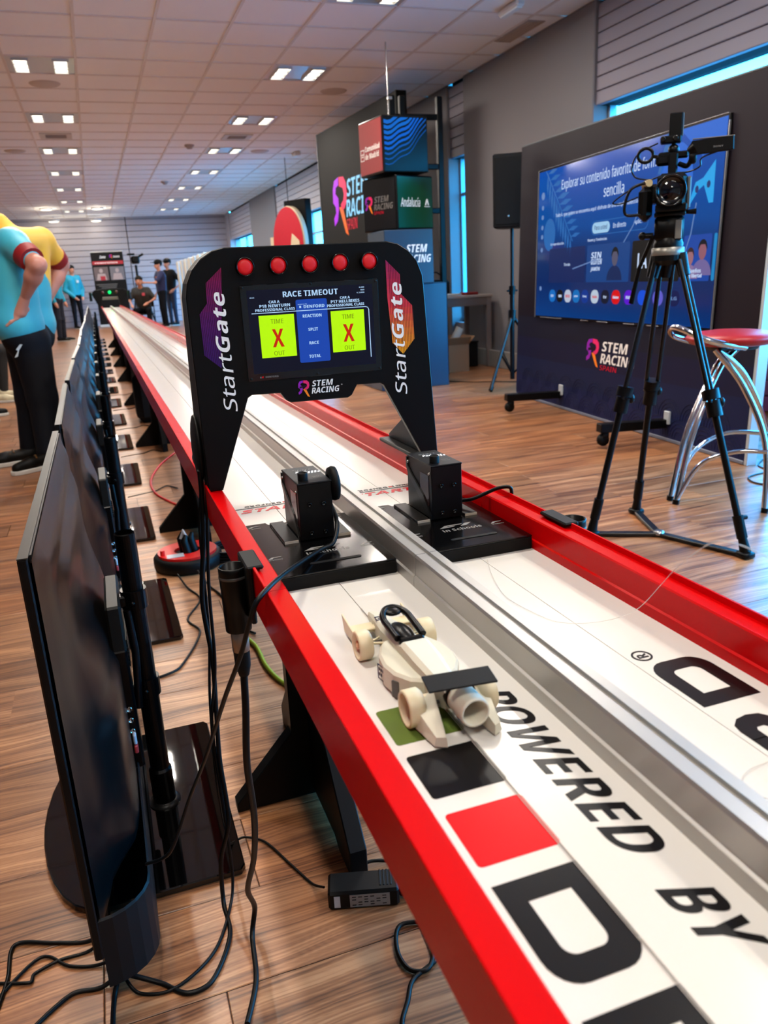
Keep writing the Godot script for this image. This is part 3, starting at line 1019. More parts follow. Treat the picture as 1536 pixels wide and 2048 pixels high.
# ---------------------------------------------------------------- the two launchers
func build_launchers():
	launcher(V(0.2085, 0.68, -0.88), true, "black launch box with a round side knob, in the left lane before the gate")
	launcher(V(0.3805, 0.68, -0.88), false, "black launch box without side knob, in the right lane beside the divider")

func launcher(at: Vector3, knob: bool, label: String):
	var blk := mat("launcher black", Color(0.014, 0.013, 0.015), 0.38)
	var gl := mat("launcher gloss", Color(0.010, 0.010, 0.013), 0.14)
	var rub := mat("black rubber", Color(0.016, 0.016, 0.017), 0.6)
	var ed := mat("pale edge", Color(0.62, 0.58, 0.52), 0.5)
	var pr := mat("grey print", Color(0.45, 0.44, 0.43), 0.4)
	var t := thing("launch_box", label, "launcher", at, "launch boxes on the track")
	var s := Shape.new()
	s.box(V(0.0, 0.0075, 0.0), V(0.1376, 0.015, 0.204), 0.001)
	part("base", s, rub, t)
	s = Shape.new()          # top plate with the notched back edge
	s.xf = Transform3D(Basis(Vector3.RIGHT, -PI / 2), V(0, 0.0152, 0))
	s.plate(P2([-0.0688, -0.102, 0.0688, -0.102, 0.0688, 0.099, 0.046, 0.099, 0.044, 0.094, -0.036, 0.094, -0.038, 0.104, -0.0688, 0.104]), 0, 0.002, 0.0005)
	part("top_plate", s, gl, t)
	for q in [[-0.026, 0.018], [0.040, 0.0175]]:
		part("guide", bx(V(q[0], 0.0185, -0.048), V(q[1], 0.004, 0.086), 0.0006), blk, t)
		part("guide_end", bx(V(q[0], 0.0185, -0.0045), V(q[1] - 0.001, 0.0036, 0.001)), ed, t)
	var X := 0.0075          # the upright box: centre x
	s = Shape.new()
	s.box(V(X, 0.0530, -0.047), V(0.0420, 0.070, 0.084), 0.0008)
	part("housing", s, blk, t)
	part("cap", bx(V(X, 0.0880, -0.047), V(0.0428, 0.0025, 0.086), 0.0008), mat("navy cap", Color(0.018, 0.018, 0.030), 0.4), t)
	s = Shape.new()          # hinged flap on the left side
	s.xf = Transform3D(Basis(Vector3.UP, PI / 2), V(X - 0.0225, 0, 0))
	s.plate(P2([0.006, 0.018, 0.010, 0.018, 0.040, 0.038, 0.078, 0.060, 0.088, 0.072, 0.088, 0.086, 0.084, 0.086, 0.082, 0.074, 0.070, 0.066, 0.030, 0.046, 0.006, 0.024]), -0.0006, 0.0012, 0.0003)
	part("flap", s, mat("edge black", Color(0.03, 0.03, 0.032), 0.3), t)
	part("window", bx(V(X - 0.0212, 0.055, -0.028), V(0.001, 0.040, 0.028)), mat("smoked plastic", Color(0.16, 0.07, 0.075), 0.15), t)
	for p in [[-0.008, 0.062], [0.0095, 0.0615], [-0.008, 0.0265], [0.0095, 0.026]]:
		s = Shape.new()
		s.xf = Transform3D(Basis(Vector3.RIGHT, PI / 2), V(X + p[0], p[1], -0.005))
		s.lathe([Vector2(0.0030, 0), Vector2(0.0028, 0.0018), Vector2(0.0017, 0.0022), Vector2(0.0012, 0.0008), Vector2(0, 0.0008)], 14)
		part("screw", s, mat("black screw", Color(0.025, 0.025, 0.027), 0.25, 0.5), t)
	for p in [[0.078, -0.010], [0.080, -0.083]]:
		s = Shape.new()
		s.ball(V(X - 0.022, p[0], p[1]), V(0.0016, 0.0022, 0.0022), 10, 6)
		part("rivet", s, mat("bright steel", Color(0.75, 0.75, 0.74), 0.2, 0.9), t)
	s = Shape.new()
	s.xf = Transform3D(Basis(), V(X - 0.010, 0.0892, -0.020))
	s.lathe([Vector2(0.0062, 0), Vector2(0.0062, 0.0085), Vector2(0.0054, 0.0098), Vector2(0.0046, 0.0095), Vector2(0.004, 0.007), Vector2(0, 0.007)], 20)
	part("button", s, rub, t)
	# cap print: two slanted words, a strip of slanted checks and two small words
	var top := func(x: float, z: float) -> Transform3D: return frame(V(X + x, 0.0893, z), V(1, 0, 0), V(0, 0, -1))
	lettering(t, pr, "Start", top.call(-0.012, -0.068), 0.026, 0.0075, false, 0.3, 0.0002)
	lettering(t, mats["white vinyl"], "Pod", top.call(-0.010, -0.058), 0.015, 0.0080, true, 0.3, 0.0002)
	s = Shape.new()
	for j in 3:
		for k in 4:
			s.xf = top.call(0.004 + 0.0042 * k - 0.0012 * j + (0.002 if j == 1 else 0.0), -0.058 + 0.0035 - 0.0036 * j + 0.003)
			s.plate(P2([0, 0, 0.0026, 0, 0.0038, 0.0028, 0.0012, 0.0028]), 0, 0.0002)
	part("checks", s, mats["white vinyl"], t)
	lettering(t, pr, "SAFE", top.call(0.004, -0.0300), 0.010, 0.0026, true, 0.0, 0.0002)
	lettering(t, pr, "ARMED", top.call(0.004, -0.0245), 0.0105, 0.0026, true, 0.0, 0.0002)
	# base print
	var fl := func(x: float, z: float) -> Transform3D: return frame(V(x, 0.0172, z), V(1, 0, 0), V(0, 0, -1))
	lettering(t, pr, "in Schools", fl.call(-0.0190, 0.0445), 0.051, 0.0090, true, 0.0, 0.0002)
	s = Shape.new()
	s.xf = fl.call(-0.019, 0.030)
	s.plate(P2([0, 0, 0.010, 0.0085, 0.034, 0.0085, 0.030, 0.0055, 0.013, 0.0055, 0.011, 0.0035, 0.022, 0.0035, 0.019, 0.001, 0.006, 0.0]), 0, 0.0002)
	s.plate(P2([0.028, 0.0, 0.037, 0.0085, 0.046, 0.0085, 0.036, 0.0]), 0, 0.0002)
	part("emblem", s, pr, t)
	for q in [[-0.056, -0.088], [0.052, -0.088], [-0.056, 0.040], [0.054, 0.040]]:
		s = Shape.new()
		s.xf = fl.call(q[0], q[1])
		s.plate(P2([-0.008, 0, -0.003, 0.006, 0.009, 0.006, 0.007, 0.004, -0.001, 0.004, -0.003, 0]), 0, 0.0002)
		part("emblem", s, pr, t)
		lettering(t, pr, "in Schools", fl.call(q[0] - 0.008, q[1] + 0.005), 0.016, 0.0030, true, 0.0, 0.0002)
	s = Shape.new()
	s.plate(rrect(-0.024, 0.0, 0.036, 0.006, 0.003), 0, 0.0006)
	var slot := part("slot", s, rub, t)
	slot.transform = fl.call(0, 0.078)
	if knob:
		s = Shape.new()
		s.xf = Transform3D(Basis(Vector3.FORWARD, PI / 2), V(X + 0.0215, 0.080, -0.022))
		s.lathe([Vector2(0.012, 0), Vector2(0.020, 0.002), Vector2(0.0215, 0.006), Vector2(0.0205, 0.010), Vector2(0.012, 0.0125), Vector2(0, 0.013)], 28)
		part("knob", s, rub, t)

# ---------------------------------------------------------------- the model car
func build_car():
	var pla := mat("cream print plastic", Color(0.80, 0.75, 0.62), 0.45, 0.0, {"subsurf_scatter_enabled": true, "subsurf_scatter_strength": 0.05})
	var foam := mat("white painted foam", Color(0.80, 0.785, 0.71), 0.65, 0.0, {"heightmap_enabled": true, "heightmap_scale": 0.03, "heightmap_texture": speckle(), "uv1_triplanar": true, "uv1_scale": V(60, 60, 60)})
	var blk := mat("car black", Color(0.018, 0.017, 0.018), 0.3)
	var X := 0.207
	var t := thing("model_car", "white model racing car with black rear wing standing on the left lane", "model car", V(X, 0.68, -0.55))
	# coordinates: x across, y up, z along (0 is world z -0.55; +z is the tail)
	var loft := func(rows: Array, m: Material, n: String):   # rows: [z, half width, y0, y1, roof half width]
		var s := Shape.new(false)
		var prev := []
		for r in rows:
			var cx: float = r[5] if r.size() > 5 else 0.0
			var bev: float = minf((r[3] - r[2]) * 0.3, 0.003)
			var ring := [V(cx + r[1], r[2], r[0]), V(cx + r[1], r[3] - bev, r[0]), V(cx + r[4], r[3], r[0]), V(cx - r[4], r[3], r[0]), V(cx - r[1], r[3] - bev, r[0]), V(cx - r[1], r[2], r[0])]
			if prev:
				for k in 6:
					var q := (k + 1) % 6
					s.quad(prev[k], ring[k], ring[q], prev[q])
			else:
				for k in range(1, 5):
					s.tri(ring[0], ring[k + 1], ring[k])
			prev = ring
		for k in range(1, 5):
			s.tri(prev[0], prev[k], prev[k + 1])
		return part(n, s, m, t)
	loft.call([[-0.112, 0.003, 0.006, 0.013, 0.002], [-0.09, 0.006, 0.005, 0.019, 0.004], [-0.05, 0.0115, 0.004, 0.025, 0.008], [-0.008, 0.0125, 0.004, 0.029, 0.0085], [0.004, 0.0125, 0.004, 0.034, 0.009], [0.03, 0.0120, 0.006, 0.033, 0.008], [0.06, 0.0095, 0.008, 0.0305, 0.006], [0.078, 0.006, 0.012, 0.029, 0.004]], foam, "body")
	for sd in [-1, 1]:
		var pts := PackedVector2Array()     # plan outline of the side pod, x outwards, y = z
		for q in [[0.008, -0.030], [0.016, -0.030], [0.022, -0.022], [0.0285, -0.006], [0.0305, 0.012], [0.0280, 0.028], [0.020, 0.042], [0.008, 0.050]]:
			pts.append(Vector2(q[0], -q[1]))
		var s := Shape.new()
		s.xf = Transform3D(Basis(V(sd, 0, 0), V(0, 0, -1), V(0, 1, 0)), V(0, 0.0015, 0))
		s.plate(pts, 0, 0.021, 0.0022)
		var pod := part("side_pod", s, foam, t)
		if sd < 0:
			var pl := Shape.new()
			pl.xf = frame(V(-0.0300, 0.0115, 0.004), V(0.003, 0, 0.02), Vector3.UP)
			pl.band([Vector2(-0.006, -0.007), Vector2(0.006, -0.007), Vector2(0.006, 0.006), Vector2(-0.006, 0.006)], [Vector2(-0.0055, -0.0065), Vector2(0.0055, -0.0065), Vector2(0.0055, 0.0055), Vector2(-0.0055, 0.0055)], 0, 0.0006)
			for j in 5:
				pl.box(V(-0.003 + 0.003 * (j % 3), 0.0022 - 0.0045 * (j / 3), 0.0004), V(0.0014, 0.0026, 0.0005))
			part("label", pl, mat("violet print", Color(0.16, 0.12, 0.22), 0.5), pod)
			var nt := Shape.new()
			nt.xf = frame(V(-0.0277, 0.0095, 0.0295), V(0.008, 0, 0.014), Vector3.UP)
			nt.plate(rrect(-0.0035, -0.008, 0.0035, 0.0065, 0.001), -0.003, 0.0004)
			part("notch", nt, mat("grey recess", Color(0.30, 0.31, 0.30), 0.6), pod)
	# halo and cockpit
	var cp := Shape.new()
	cp.ball(V(0, 0.028, -0.024), V(0.0085, 0.006, 0.022), 16, 8)
	part("cockpit", cp, blk, t)
	var hl := []
	for k in 15:
		var a := PI * k / 14.0
		hl.append(V(0.0118 * cos(a), 0.0360 + 0.004 * sin(a), -0.036 - 0.018 * sin(a)))
	hl.push_front(V(0.0112, 0.0335, -0.006)); hl.push_back(V(-0.0112, 0.0335, -0.006))
	var h := Shape.new()
	h.tube(spline(hl, 3), 0.0030, 10)
	h.ball(V(0, 0.0385, -0.049), V(0.0085, 0.0030, 0.008), 14, 8)
	part("halo", h, blk, t)
	part("halo_seat", bx(V(0, 0.031, -0.004), V(0.022, 0.006, 0.006), 0.0015), blk, t)
	var np := Shape.new()
	np.xf = frame(V(-0.003, 0.0222, -0.074), V(1, 0, 0), V(0, 0.15, -1))
	np.band([Vector2(-0.005, -0.003), Vector2(0.005, -0.003), Vector2(0.005, 0.003), Vector2(-0.005, 0.003)], [Vector2(-0.0042, -0.0022), Vector2(0.0042, -0.0022), Vector2(0.0042, 0.0022), Vector2(-0.0042, 0.0022)], 0, 0.0005)
	np.box(V(0, 0, 0.0003), V(0.005, 0.0016, 0.0004))
	part("label", np, mats["violet print"], t)
	# wheels: hollow tyres with spoked front hubs
	for q in [[-0.0285, 0.069, 0.0143, 0.0135, false], [0.0285, 0.069, 0.0143, 0.0135, false], [-0.0290, -0.047, 0.0132, 0.0130, true], [0.0290, -0.047, 0.0132, 0.0130, true]]:
		var sd: float = signf(q[0])
		var w := Shape.new()
		var r: float = q[2]; var hw: float = q[3] / 2
		w.xf = Transform3D(Basis(Vector3.FORWARD, PI / 2 * sd), V(q[0], r, q[1]))
		w.lathe([Vector2(0, -hw), Vector2(r - 0.002, -hw), Vector2(r, -hw + 0.002), Vector2(r, hw - 0.001), Vector2(r - 0.0008, hw), Vector2(r - 0.0022, hw), Vector2(r - 0.003, hw - 0.001), Vector2(r - 0.0038, -hw + 0.004), Vector2(0, -hw + 0.004)], 40)
		var wheel := part("wheel", w, pla, t)
		if q[4]:
			var hb := Shape.new()
			hb.xf = w.xf
			hb.lathe([Vector2(0.0028, -hw + 0.004), Vector2(0.0028, hw - 0.001), Vector2(0, hw - 0.001)], 16)
			for j in 3:
				var a := TAU * j / 3.0 + 0.4
				hb.box(V(0, 0, 0), V(0.001, 0.001, 0.001))
				hb.tube([V(0, 0.002, 0), V(cos(a) * (r - 0.003), 0.002, sin(a) * (r - 0.003))], 0.0016, 8)
			part("hub", hb, mat("peach plastic", Color(0.86, 0.66, 0.48), 0.4), wheel)
		var ax := Shape.new()
		ax.xf = Transform3D(Basis(Vector3.FORWARD, PI / 2), V(0, r, q[1]))
		part("axle", tb([V(0, r, q[1]), V(q[0] - sd * hw, r, q[1])], 0.0016, 8), mat("steel axle", Color(0.30, 0.30, 0.29), 0.3, 0.8), t)
	for sd in [-1, 1]:
		part("rear_arm", bx(V(sd * 0.0165, 0.0155, 0.066), V(0.010, 0.010, 0.006), 0.001), pla, t)
		part("wishbone", tb([V(sd * 0.010, 0.016, -0.036), V(sd * 0.024, 0.014, -0.046), V(sd * 0.010, 0.012, -0.058)], 0.0012, 6), pla, t)
		# front wing half with end plate
		var fw := Shape.new()
		fw.box(V(sd * 0.0165, 0.0085, -0.088), V(0.027, 0.0022, 0.018), 0.0006)
		fw.box(V(sd * 0.0170, 0.0125, -0.079), V(0.026, 0.0020, 0.009), 0.0006)
		fw.xf = Transform3D(Basis(Vector3.UP, PI / 2), V(sd * 0.0295, 0, 0))
		fw.plate(P2([0.066, 0.003, 0.100, 0.003, 0.108, 0.018, 0.092, 0.016, 0.068, 0.013]), -0.0009, 0.0009, 0.0003)
		part("front_wing", fw, pla, t)
		# wedge pods either side of the tail
		var fp := Shape.new()
		var b := [V(sd * 0.011, 0.003, 0.060), V(sd * 0.031, 0.003, 0.076), V(sd * 0.0265, 0.002, 0.104), V(sd * 0.0185, 0.002, 0.109)]
		var u := [V(sd * 0.012, 0.0275, 0.067), V(sd * 0.0290, 0.0175, 0.079), V(sd * 0.0250, 0.0085, 0.104), V(sd * 0.0190, 0.0095, 0.108)]
		if sd < 0:
			b.reverse(); u.reverse()
		for k in 4:
			var n := (k + 1) % 4
			fp.quad(b[n], b[k], u[k], u[n])
		fp.quad(u[3], u[2], u[1], u[0]); fp.quad(b[0], b[1], b[2], b[3])
		part("tail_pod", fp, foam, t)
	# tail tube: hollow, open to the rear
	var tu := Shape.new()
	tu.xf = Transform3D(Basis(Vector3.RIGHT, PI / 2), V(0.0055, 0.0205, 0.068))
	tu.lathe([Vector2(0.0095, 0), Vector2(0.0112, 0.010), Vector2(0.0115, 0.034), Vector2(0.0110, 0.0365), Vector2(0.0098, 0.0368), Vector2(0.0092, 0.036), Vector2(0.0092, 0.006), Vector2(0, 0.005)], 36)
	part("tail_tube", tu, foam, t)
	part("tail_band", tb([V(0.0055, 0.0215, 0.074), V(0.0055, 0.0215, 0.080)], 0.0122, 28), blk, t)
	# rear wing on two stays
	var rw := Shape.new()
	rw.xf = frame(V(0, 0.0415, 0.090), V(1, 0, 0.11), V(0.11, 0.10, -1))
	rw.plate(rrect(-0.0255, -0.0100, 0.0255, 0.0100, 0.0006), -0.0008, 0.0008, 0.0003)
	part("rear_wing", rw, mat("wing black", Color(0.022, 0.021, 0.022), 0.55), t)
	for x in [-0.018, 0.016]:
		part("wing_stay", tb([V(x * 0.6, 0.026, 0.072), V(x, 0.033, 0.082), V(x, 0.041, 0.090)], 0.0018, 8), foam, t)

# ---------------------------------------------------------------- the row of televisions seen from behind
func build_televisions():
	var blk := mat("tv black", Color(0.02, 0.02, 0.022), 0.35)
	var back := mat("tv back", Color(0.045, 0.038, 0.042), 0.3)
	var grey := mat("tv ledge", Color(0.085, 0.082, 0.085), 0.35)
	var gls := mat("black glass", Color(0.012, 0.011, 0.012), 0.03)
	var brk := mat("tv bracket", Color(0.085, 0.078, 0.066), 0.45)
	var pol := mat("pole black", Color(0.010, 0.010, 0.012), 0.3)
	var spots := []
	for k in 17:
		spots.append(-1.44 - 1.03 * k)
	var place := func(k: int) -> String: return "%s television from the camera in the row, black, on a glass floor stand" % ordinal(k)
	var t := thing("television", place.call(0), "television", V(0, 0, -1.44), "televisions in the row beside the track")
	# local: screen faces -x; panel from y 0.10 to 0.70, z -0.468 .. 0.468 about x = -0.125
	var s := Shape.new()
	s.box(V(-0.124, 0.40, 0), V(0.012, 0.60, 0.936), 0.002)
	part("panel", s, blk, t)
	part("screen", bx(V(-0.1307, 0.405, 0), V(0.0012, 0.56, 0.915)), gls, t)
	part("edge_trim", bx(V(-0.1235, 0.7007, 0), V(0.0125, 0.0016, 0.937)), mat("trim grey", Color(0.20, 0.195, 0.18), 0.3, 0.5), t)
	part("edge_strip", bx(V(-0.1165, 0.694, 0), V(0.003, 0.010, 0.90)), grey, t)
	# moulded back: one smooth shell with two upward ledges
	var depth := func(y: float, z: float) -> float:
		var ez := smoothstep(0.462, 0.40, absf(z))
		var lz := smoothstep(0.40, 0.33, absf(z + 0.02))
		var h := 0.004 + 0.012 * ez * smoothstep(0.695, 0.655, y)
		h += 0.011 * lz * smoothstep(0.625, 0.600, y)
		h += 0.030 * smoothstep(0.455, 0.22, absf(z)) * smoothstep(0.53, 0.40, y)
		h += 0.012 * smoothstep(0.36, 0.30, absf(z)) * smoothstep(0.40, 0.375, y)
		return h * smoothstep(0.108, 0.165, y)
	s = Shape.new(true)
	var rows := []
	for iy in 41:
		var row := []
		for iz in 31:
			var y := 0.105 + 0.592 * iy / 40.0
			var z := -0.464 + 0.928 * iz / 30.0
			row.append(V(-0.118 + depth.call(y, z), y, z))
		rows.append(row)
	for iy in 40:
		for iz in 30:
			s.quad(rows[iy][iz + 1], rows[iy][iz], rows[iy + 1][iz], rows[iy + 1][iz + 1])
	part("back_cover", s, back, t)
	s = Shape.new()
	for k in 9:
		s.box(V(-0.0605, 0.27 + 0.014 * k, 0.10), V(0.003, 0.006, 0.22), 0.001)
	part("vent_slats", s, blk, t)
	# chin below the panel: a shelf with rounded ends and a skirt
	var plan := []
	plan.append(Vector2(-0.118, -0.465)); 
	arc(plan, -0.118, -0.395, 0.075, 0.07, 270, 360, 6)
	arc(plan, -0.118, 0.395, 0.075, 0.07, 0, 90, 6)
	s = Shape.new()
	s.xf = Transform3D(Basis(V(1, 0, 0), V(0, 0, 1), V(0, -1, 0)), Vector3.ZERO)
	s.plate(PackedVector2Array(plan), -0.165, -0.045, 0.003)
	part("chin", s, mat("chin black", Color(0.065, 0.062, 0.062), 0.5), t)
	s = Shape.new()
	s.xf = s.xf * Transform3D(Basis(), V(-0.075, 0.115, 0.4345))
	s.ball(V(0, 0, 0), V(0.006, 0.009, 0.002), 12, 6)
	part("socket", s, pol, t)
	# connector box and ports
	part("connector_box", bx(V(-0.048, 0.27, 0.03), V(0.030, 0.24, 0.12), 0.004), pol, t)
	for k in 3:
		s = Shape.new()
		s.xf = Transform3D(Basis(Vector3.RIGHT, PI / 2), V(-0.045, 0.275 - 0.022 * k, 0.0905))
		s.lathe([Vector2(0.0050, 0), Vector2(0.0050, 0.004), Vector2(0.0035, 0.004), Vector2(0.0030, 0.001), Vector2(0, 0.001)], 14)
		part("port", s, mat("chrome", Color(0.80, 0.80, 0.80), 0.08, 1.0), t)
	part("usb_stick", bx(V(-0.043, 0.200, 0.098), V(0.007, 0.016, 0.020), 0.002), mat("red white plastic", Color(0.80, 0.24, 0.25), 0.35), t)
	part("usb_stick_cap", bx(V(-0.043, 0.219, 0.099), V(0.006, 0.020, 0.014), 0.002), mat("pale plastic", Color(0.80, 0.82, 0.85), 0.35), t)
	# mount, pole, clamps, foot
	s = Shape.new()
	s.box(V(-0.046, 0.405, 0), V(0.026, 0.135, 0.175), 0.004)
	for k in 8:
		s.box(V(-0.032, 0.352 + 0.007 * k, 0), V(0.003, 0.0032, 0.15))
	part("mount_box", s, brk, t)
	for y in [0.455, 0.275]:
		s = Shape.new()
		s.xf = Transform3D(Basis(), V(-0.008, y, 0.01))
		s.lathe([Vector2(0.0185, -0.018), Vector2(0.0235, -0.018), Vector2(0.0235, 0.018), Vector2(0.0185, 0.018)], 24, false)
		s.box(V(-0.022, 0, 0.006), V(0.024, 0.022, 0.022), 0.003)
		s.ball(V(-0.004, -0.002, 0.026), V(0.004, 0.004, 0.004), 8, 6)
		part("clamp", s, pol, t)
	part("bracket_arm", tb([V(-0.024, 0.44, 0.03), V(-0.020, 0.36, 0.038), V(-0.028, 0.25, 0.045)], 0.008, 6), pol, t)
	s = Shape.new()
	s.xf = Transform3D(Basis(), V(-0.008, 0.0, 0.01))
	s.lathe([Vector2(0.022, 0.012), Vector2(0.022, 0.09), Vector2(0.0185, 0.095), Vector2(0.0185, 0.58), Vector2(0.0168, 0.582), Vector2(0.0165, 0.55), Vector2(0.0, 0.54)], 28, false)
	part("pole", s, pol, t)
	s = Shape.new()
	s.xf = Transform3D(Basis(), V(-0.008, 0.0, 0.01))
	s.lathe([Vector2(0.030, 0.008), Vector2(0.030, 0.018), Vector2(0.022, 0.021)], 28)
	part("pole_ring", s, grey, t)
	plan = []
	plan.append_array([Vector2(0.102, -0.262), Vector2(0.110, -0.25), Vector2(0.110, 0.25), Vector2(0.102, 0.262)])
	arc(plan, -0.13, 0.0, 0.105, 0.262, 90, 270, 14)
	s = Shape.new()
	s.xf = Transform3D(Basis(V(1, 0, 0), V(0, 0, 1), V(0, -1, 0)), Vector3.ZERO)
	s.plate(PackedVector2Array(plan), -0.014, -0.001, 0.002)
	part("foot", s, gls, t)
	for k in range(1, spots.size()):
		var c := dup(t, "television", place.call(k))
		c.position.z = spots[k]
		c.position.x = -0.007 * absf(sin(k * 2.3))
		c.rotation.y = 0.012 * sin(k * 1.7)

# ---------------------------------------------------------------- the dark panel with the big television
func build_display_wall():
	var A := V(3.177, 0, -5.773)
	var u := V(-0.0846, 0, 0.9964)
	var tilt := deg_to_rad(1.6)
	var n0 := V(-0.9964, 0, -0.0846)
	var v := (Vector3.UP * cos(tilt) - n0 * sin(tilt)).normalized()
	var fr := Transform3D(Basis(u, v, u.cross(v)), A)
	var navy := mat("navy print", Color(0.040, 0.045, 0.085), 0.45)
	var t := thing("display_wall", "dark free-standing exhibition panel on castors holding the big television", "exhibition panel")
	t.transform = fr
	var L := 2.76; var H := 1.878
	# printed skin shades from near black above to navy below
	var s := Shape.new()
	s.use_color = true
	for k in 12:
		var y0 := 0.02 + (H - 0.02) * k / 12.0
		var y1 := 0.02 + (H - 0.02) * (k + 1) / 12.0
		var f := clampf((y0 - 0.05) / 0.55, 0, 1)
		s.color = Color(0.012, 0.018, 0.065).lerp(Color(0.012, 0.0115, 0.014), f)
		if k < 11:
			s.box(V(L / 2, (y0 + y1) / 2, -0.02), V(L, y1 - y0 + 0.0002, 0.04))
		else:
			s.plate(P2([0, y0, L, y0, L, H - 0.07, 0, H]), -0.04, 0.0)
	part("panel", s, mat("vertex print", Color.WHITE, 0.5, 0.0, {"vertex_color_use_as_albedo": true}), t)
	var al := mat("pale frame", Color(0.74, 0.78, 0.80), 0.35, 0.3)
	part("end_frame", bx(V(L + 0.012, H / 2 - 0.035, -0.03), V(0.022, H - 0.07, 0.06), 0.003), al, t)
	part("top_frame", bx(Vector3.ZERO, V(L, 0.012, 0.06), 0.003), mat("grey frame", Color(0.33, 0.34, 0.35), 0.4, 0.4), t, V(L / 2, H - 0.029, -0.03)).rotation.z = -0.0254
	part("floor_edge", bx(V(L / 2, 0.012, -0.018), V(L, 0.020, 0.045), 0.003), mat("floor edge grey", Color(0.42, 0.44, 0.50), 0.4), t)
	# wave arcs printed along the foot
	s = Shape.new()
	for r in 2:
		for k in 13:
			var cx := 0.12 + 0.21 * k + (0.105 if r else 0.0)
			for q in 4:
				var pts := []
				var rad := 0.040 + 0.022 * q
				for j in 9:
					var a := PI * j / 8.0
					pts.append(V(cx + rad * cos(a), 0.035 + 0.105 * r + rad * sin(a), 0.0006))
				if pts[0].x < L - 0.01 and pts[8].x > 0.01:
					s.tube(pts, 0.0014, 4)
	part("wave_print", s, mat("wave print", Color(0.075, 0.095, 0.19), 0.5), t).set_meta("kind", "stuff")
	racing_logo(t, Transform3D(Basis(), V(1.13, 0.345, 0.001)), 0.62, 0.185, mat("white vinyl", Color(0.96, 0.95, 0.93), 0.4), "SPAIN", mat("crimson print", Color(0.80, 0.08, 0.20), 0.4))
	for k in 2:
		var x: float = [0.80, 2.11][k]
		var f := Node3D.new()
		f.name = "castor_foot"
		t.add_child(f, true)
		f.position = V(x, 0, 0)
		part("bracket", bx(V(0, 0.14, 0.008), V(0.05, 0.075, 0.016), 0.003), al, f)
		part("arm", bx(V(-0.02, 0.105, 0.22), V(0.06, 0.05, 0.42), 0.004), mat("arm black", Color(0.018, 0.018, 0.02), 0.4), f)
		s = Shape.new()
		s.xf = Transform3D(Basis(Vector3.FORWARD, PI / 2), V(-0.02, 0.036, 0.40))
		s.lathe([Vector2(0, -0.012), Vector2(0.034, -0.012), Vector2(0.035, 0.0), Vector2(0.034, 0.012), Vector2(0, 0.012)], 20)
		s.xf = Transform3D()
		s.box(V(-0.02, 0.062, 0.39), V(0.034, 0.034, 0.04), 0.004)
		part("castor", s, mat("castor black", Color(0.02, 0.02, 0.02), 0.5), f)
	# the television itself
	var tv := thing("wall_television", "very large lit television showing a blue app menu, set in the dark panel", "television")
	tv.transform = fr
	var X0 := 0.360; var X1 := 2.425; var Y0 := 0.655; var Y1 := 1.655
	part("casing", bx(V((X0 + X1) / 2, (Y0 + Y1) / 2, 0.0), V(X1 - X0 + 0.024, Y1 - Y0 + 0.024, 0.03), 0.003), mat("tv rim", Color(0.03, 0.03, 0.034), 0.3), tv)
	s = Shape.new()
	s.box(V(X0 - 0.012, (Y0 + Y1) / 2, 0.014), V(0.006, Y1 - Y0 + 0.03, 0.012), 0.002)
	s.box(V(X1 + 0.012, (Y0 + Y1) / 2 - 0.02, 0.014), V(0.006, Y1 - Y0, 0.012), 0.002)
	s.box(V((X0 + X1) / 2, Y1 + 0.013, 0.014), V(X1 - X0, 0.005, 0.012), 0.002)
	for q in [[0.44, 0.34], [1.06, 0.10], [1.28, 0.13], [1.60, 0.12], [1.85, 0.12]]:
		s.box(V(q[0] + q[1] / 2, Y0 - 0.012, 0.014), V(q[1], 0.006, 0.012), 0.002)
	part("trim", s, mat("silver trim", Color(0.70, 0.72, 0.74), 0.25, 0.8), tv)
	var gt := GradientTexture2D.new()
	var gr := Gradient.new()
	gr.offsets = PackedFloat32Array([0.0, 0.42, 0.62, 0.8, 1.0])
	gr.colors = PackedColorArray([Color(0.04, 0.30, 0.68), Color(0.05, 0.28, 0.58), Color(0.03, 0.15, 0.36), Color(0.03, 0.14, 0.36), Color(0.02, 0.21, 0.47)])
	gt.gradient = gr
	gt.fill_from = Vector2(0.55, 0.0); gt.fill_to = Vector2(0.48, 1.0)
	gt.width = 128; gt.height = 128
	var q2 := Shape.new()
	var sm := mat("tv picture", Color(0.01, 0.01, 0.012), 0.12, 0.0, {"emission_enabled": true, "emission_texture": gt, "emission": Color.BLACK, "emission_energy_multiplier": 1.0})
	var cor := [V(X0, Y0, 0.0165), V(X1, Y0, 0.0165), V(X1, Y1, 0.0165), V(X0, Y1, 0.0165)]
	var uvs := [Vector2(0, 1), Vector2(1, 1), Vector2(1, 0), Vector2(0, 0)]
	for k in [0, 2, 1, 0, 3, 2]:
		q2.v(cor[k], uvs[k])
	q2.box(V((X0 + X1) / 2, (Y0 + Y1) / 2, 0.0158), V(X1 - X0, Y1 - Y0, 0.001))
	part("screen", q2, sm, tv)
	var Wt := glow("menu white", Color(0.80, 0.88, 1.0), 0.95)
	var dim := glow("menu dim", Color(0.45, 0.58, 0.80), 0.8)
	var leaf := glow("menu leaf", Color(0.10, 0.40, 0.70), 0.9)
	var pale := glow("menu pale", Color(0.06, 0.38, 0.80), 1.0)
	var cyan := glow("menu cyan", Color(0.05, 0.62, 0.90), 1.0)
	var at := func(x: float, y: float) -> Transform3D: return Transform3D(Basis(), V(x, y, 0.0172))
	# scenery on the picture: frond, circles, slanted band, mask, balloon strings
	s = Shape.new()
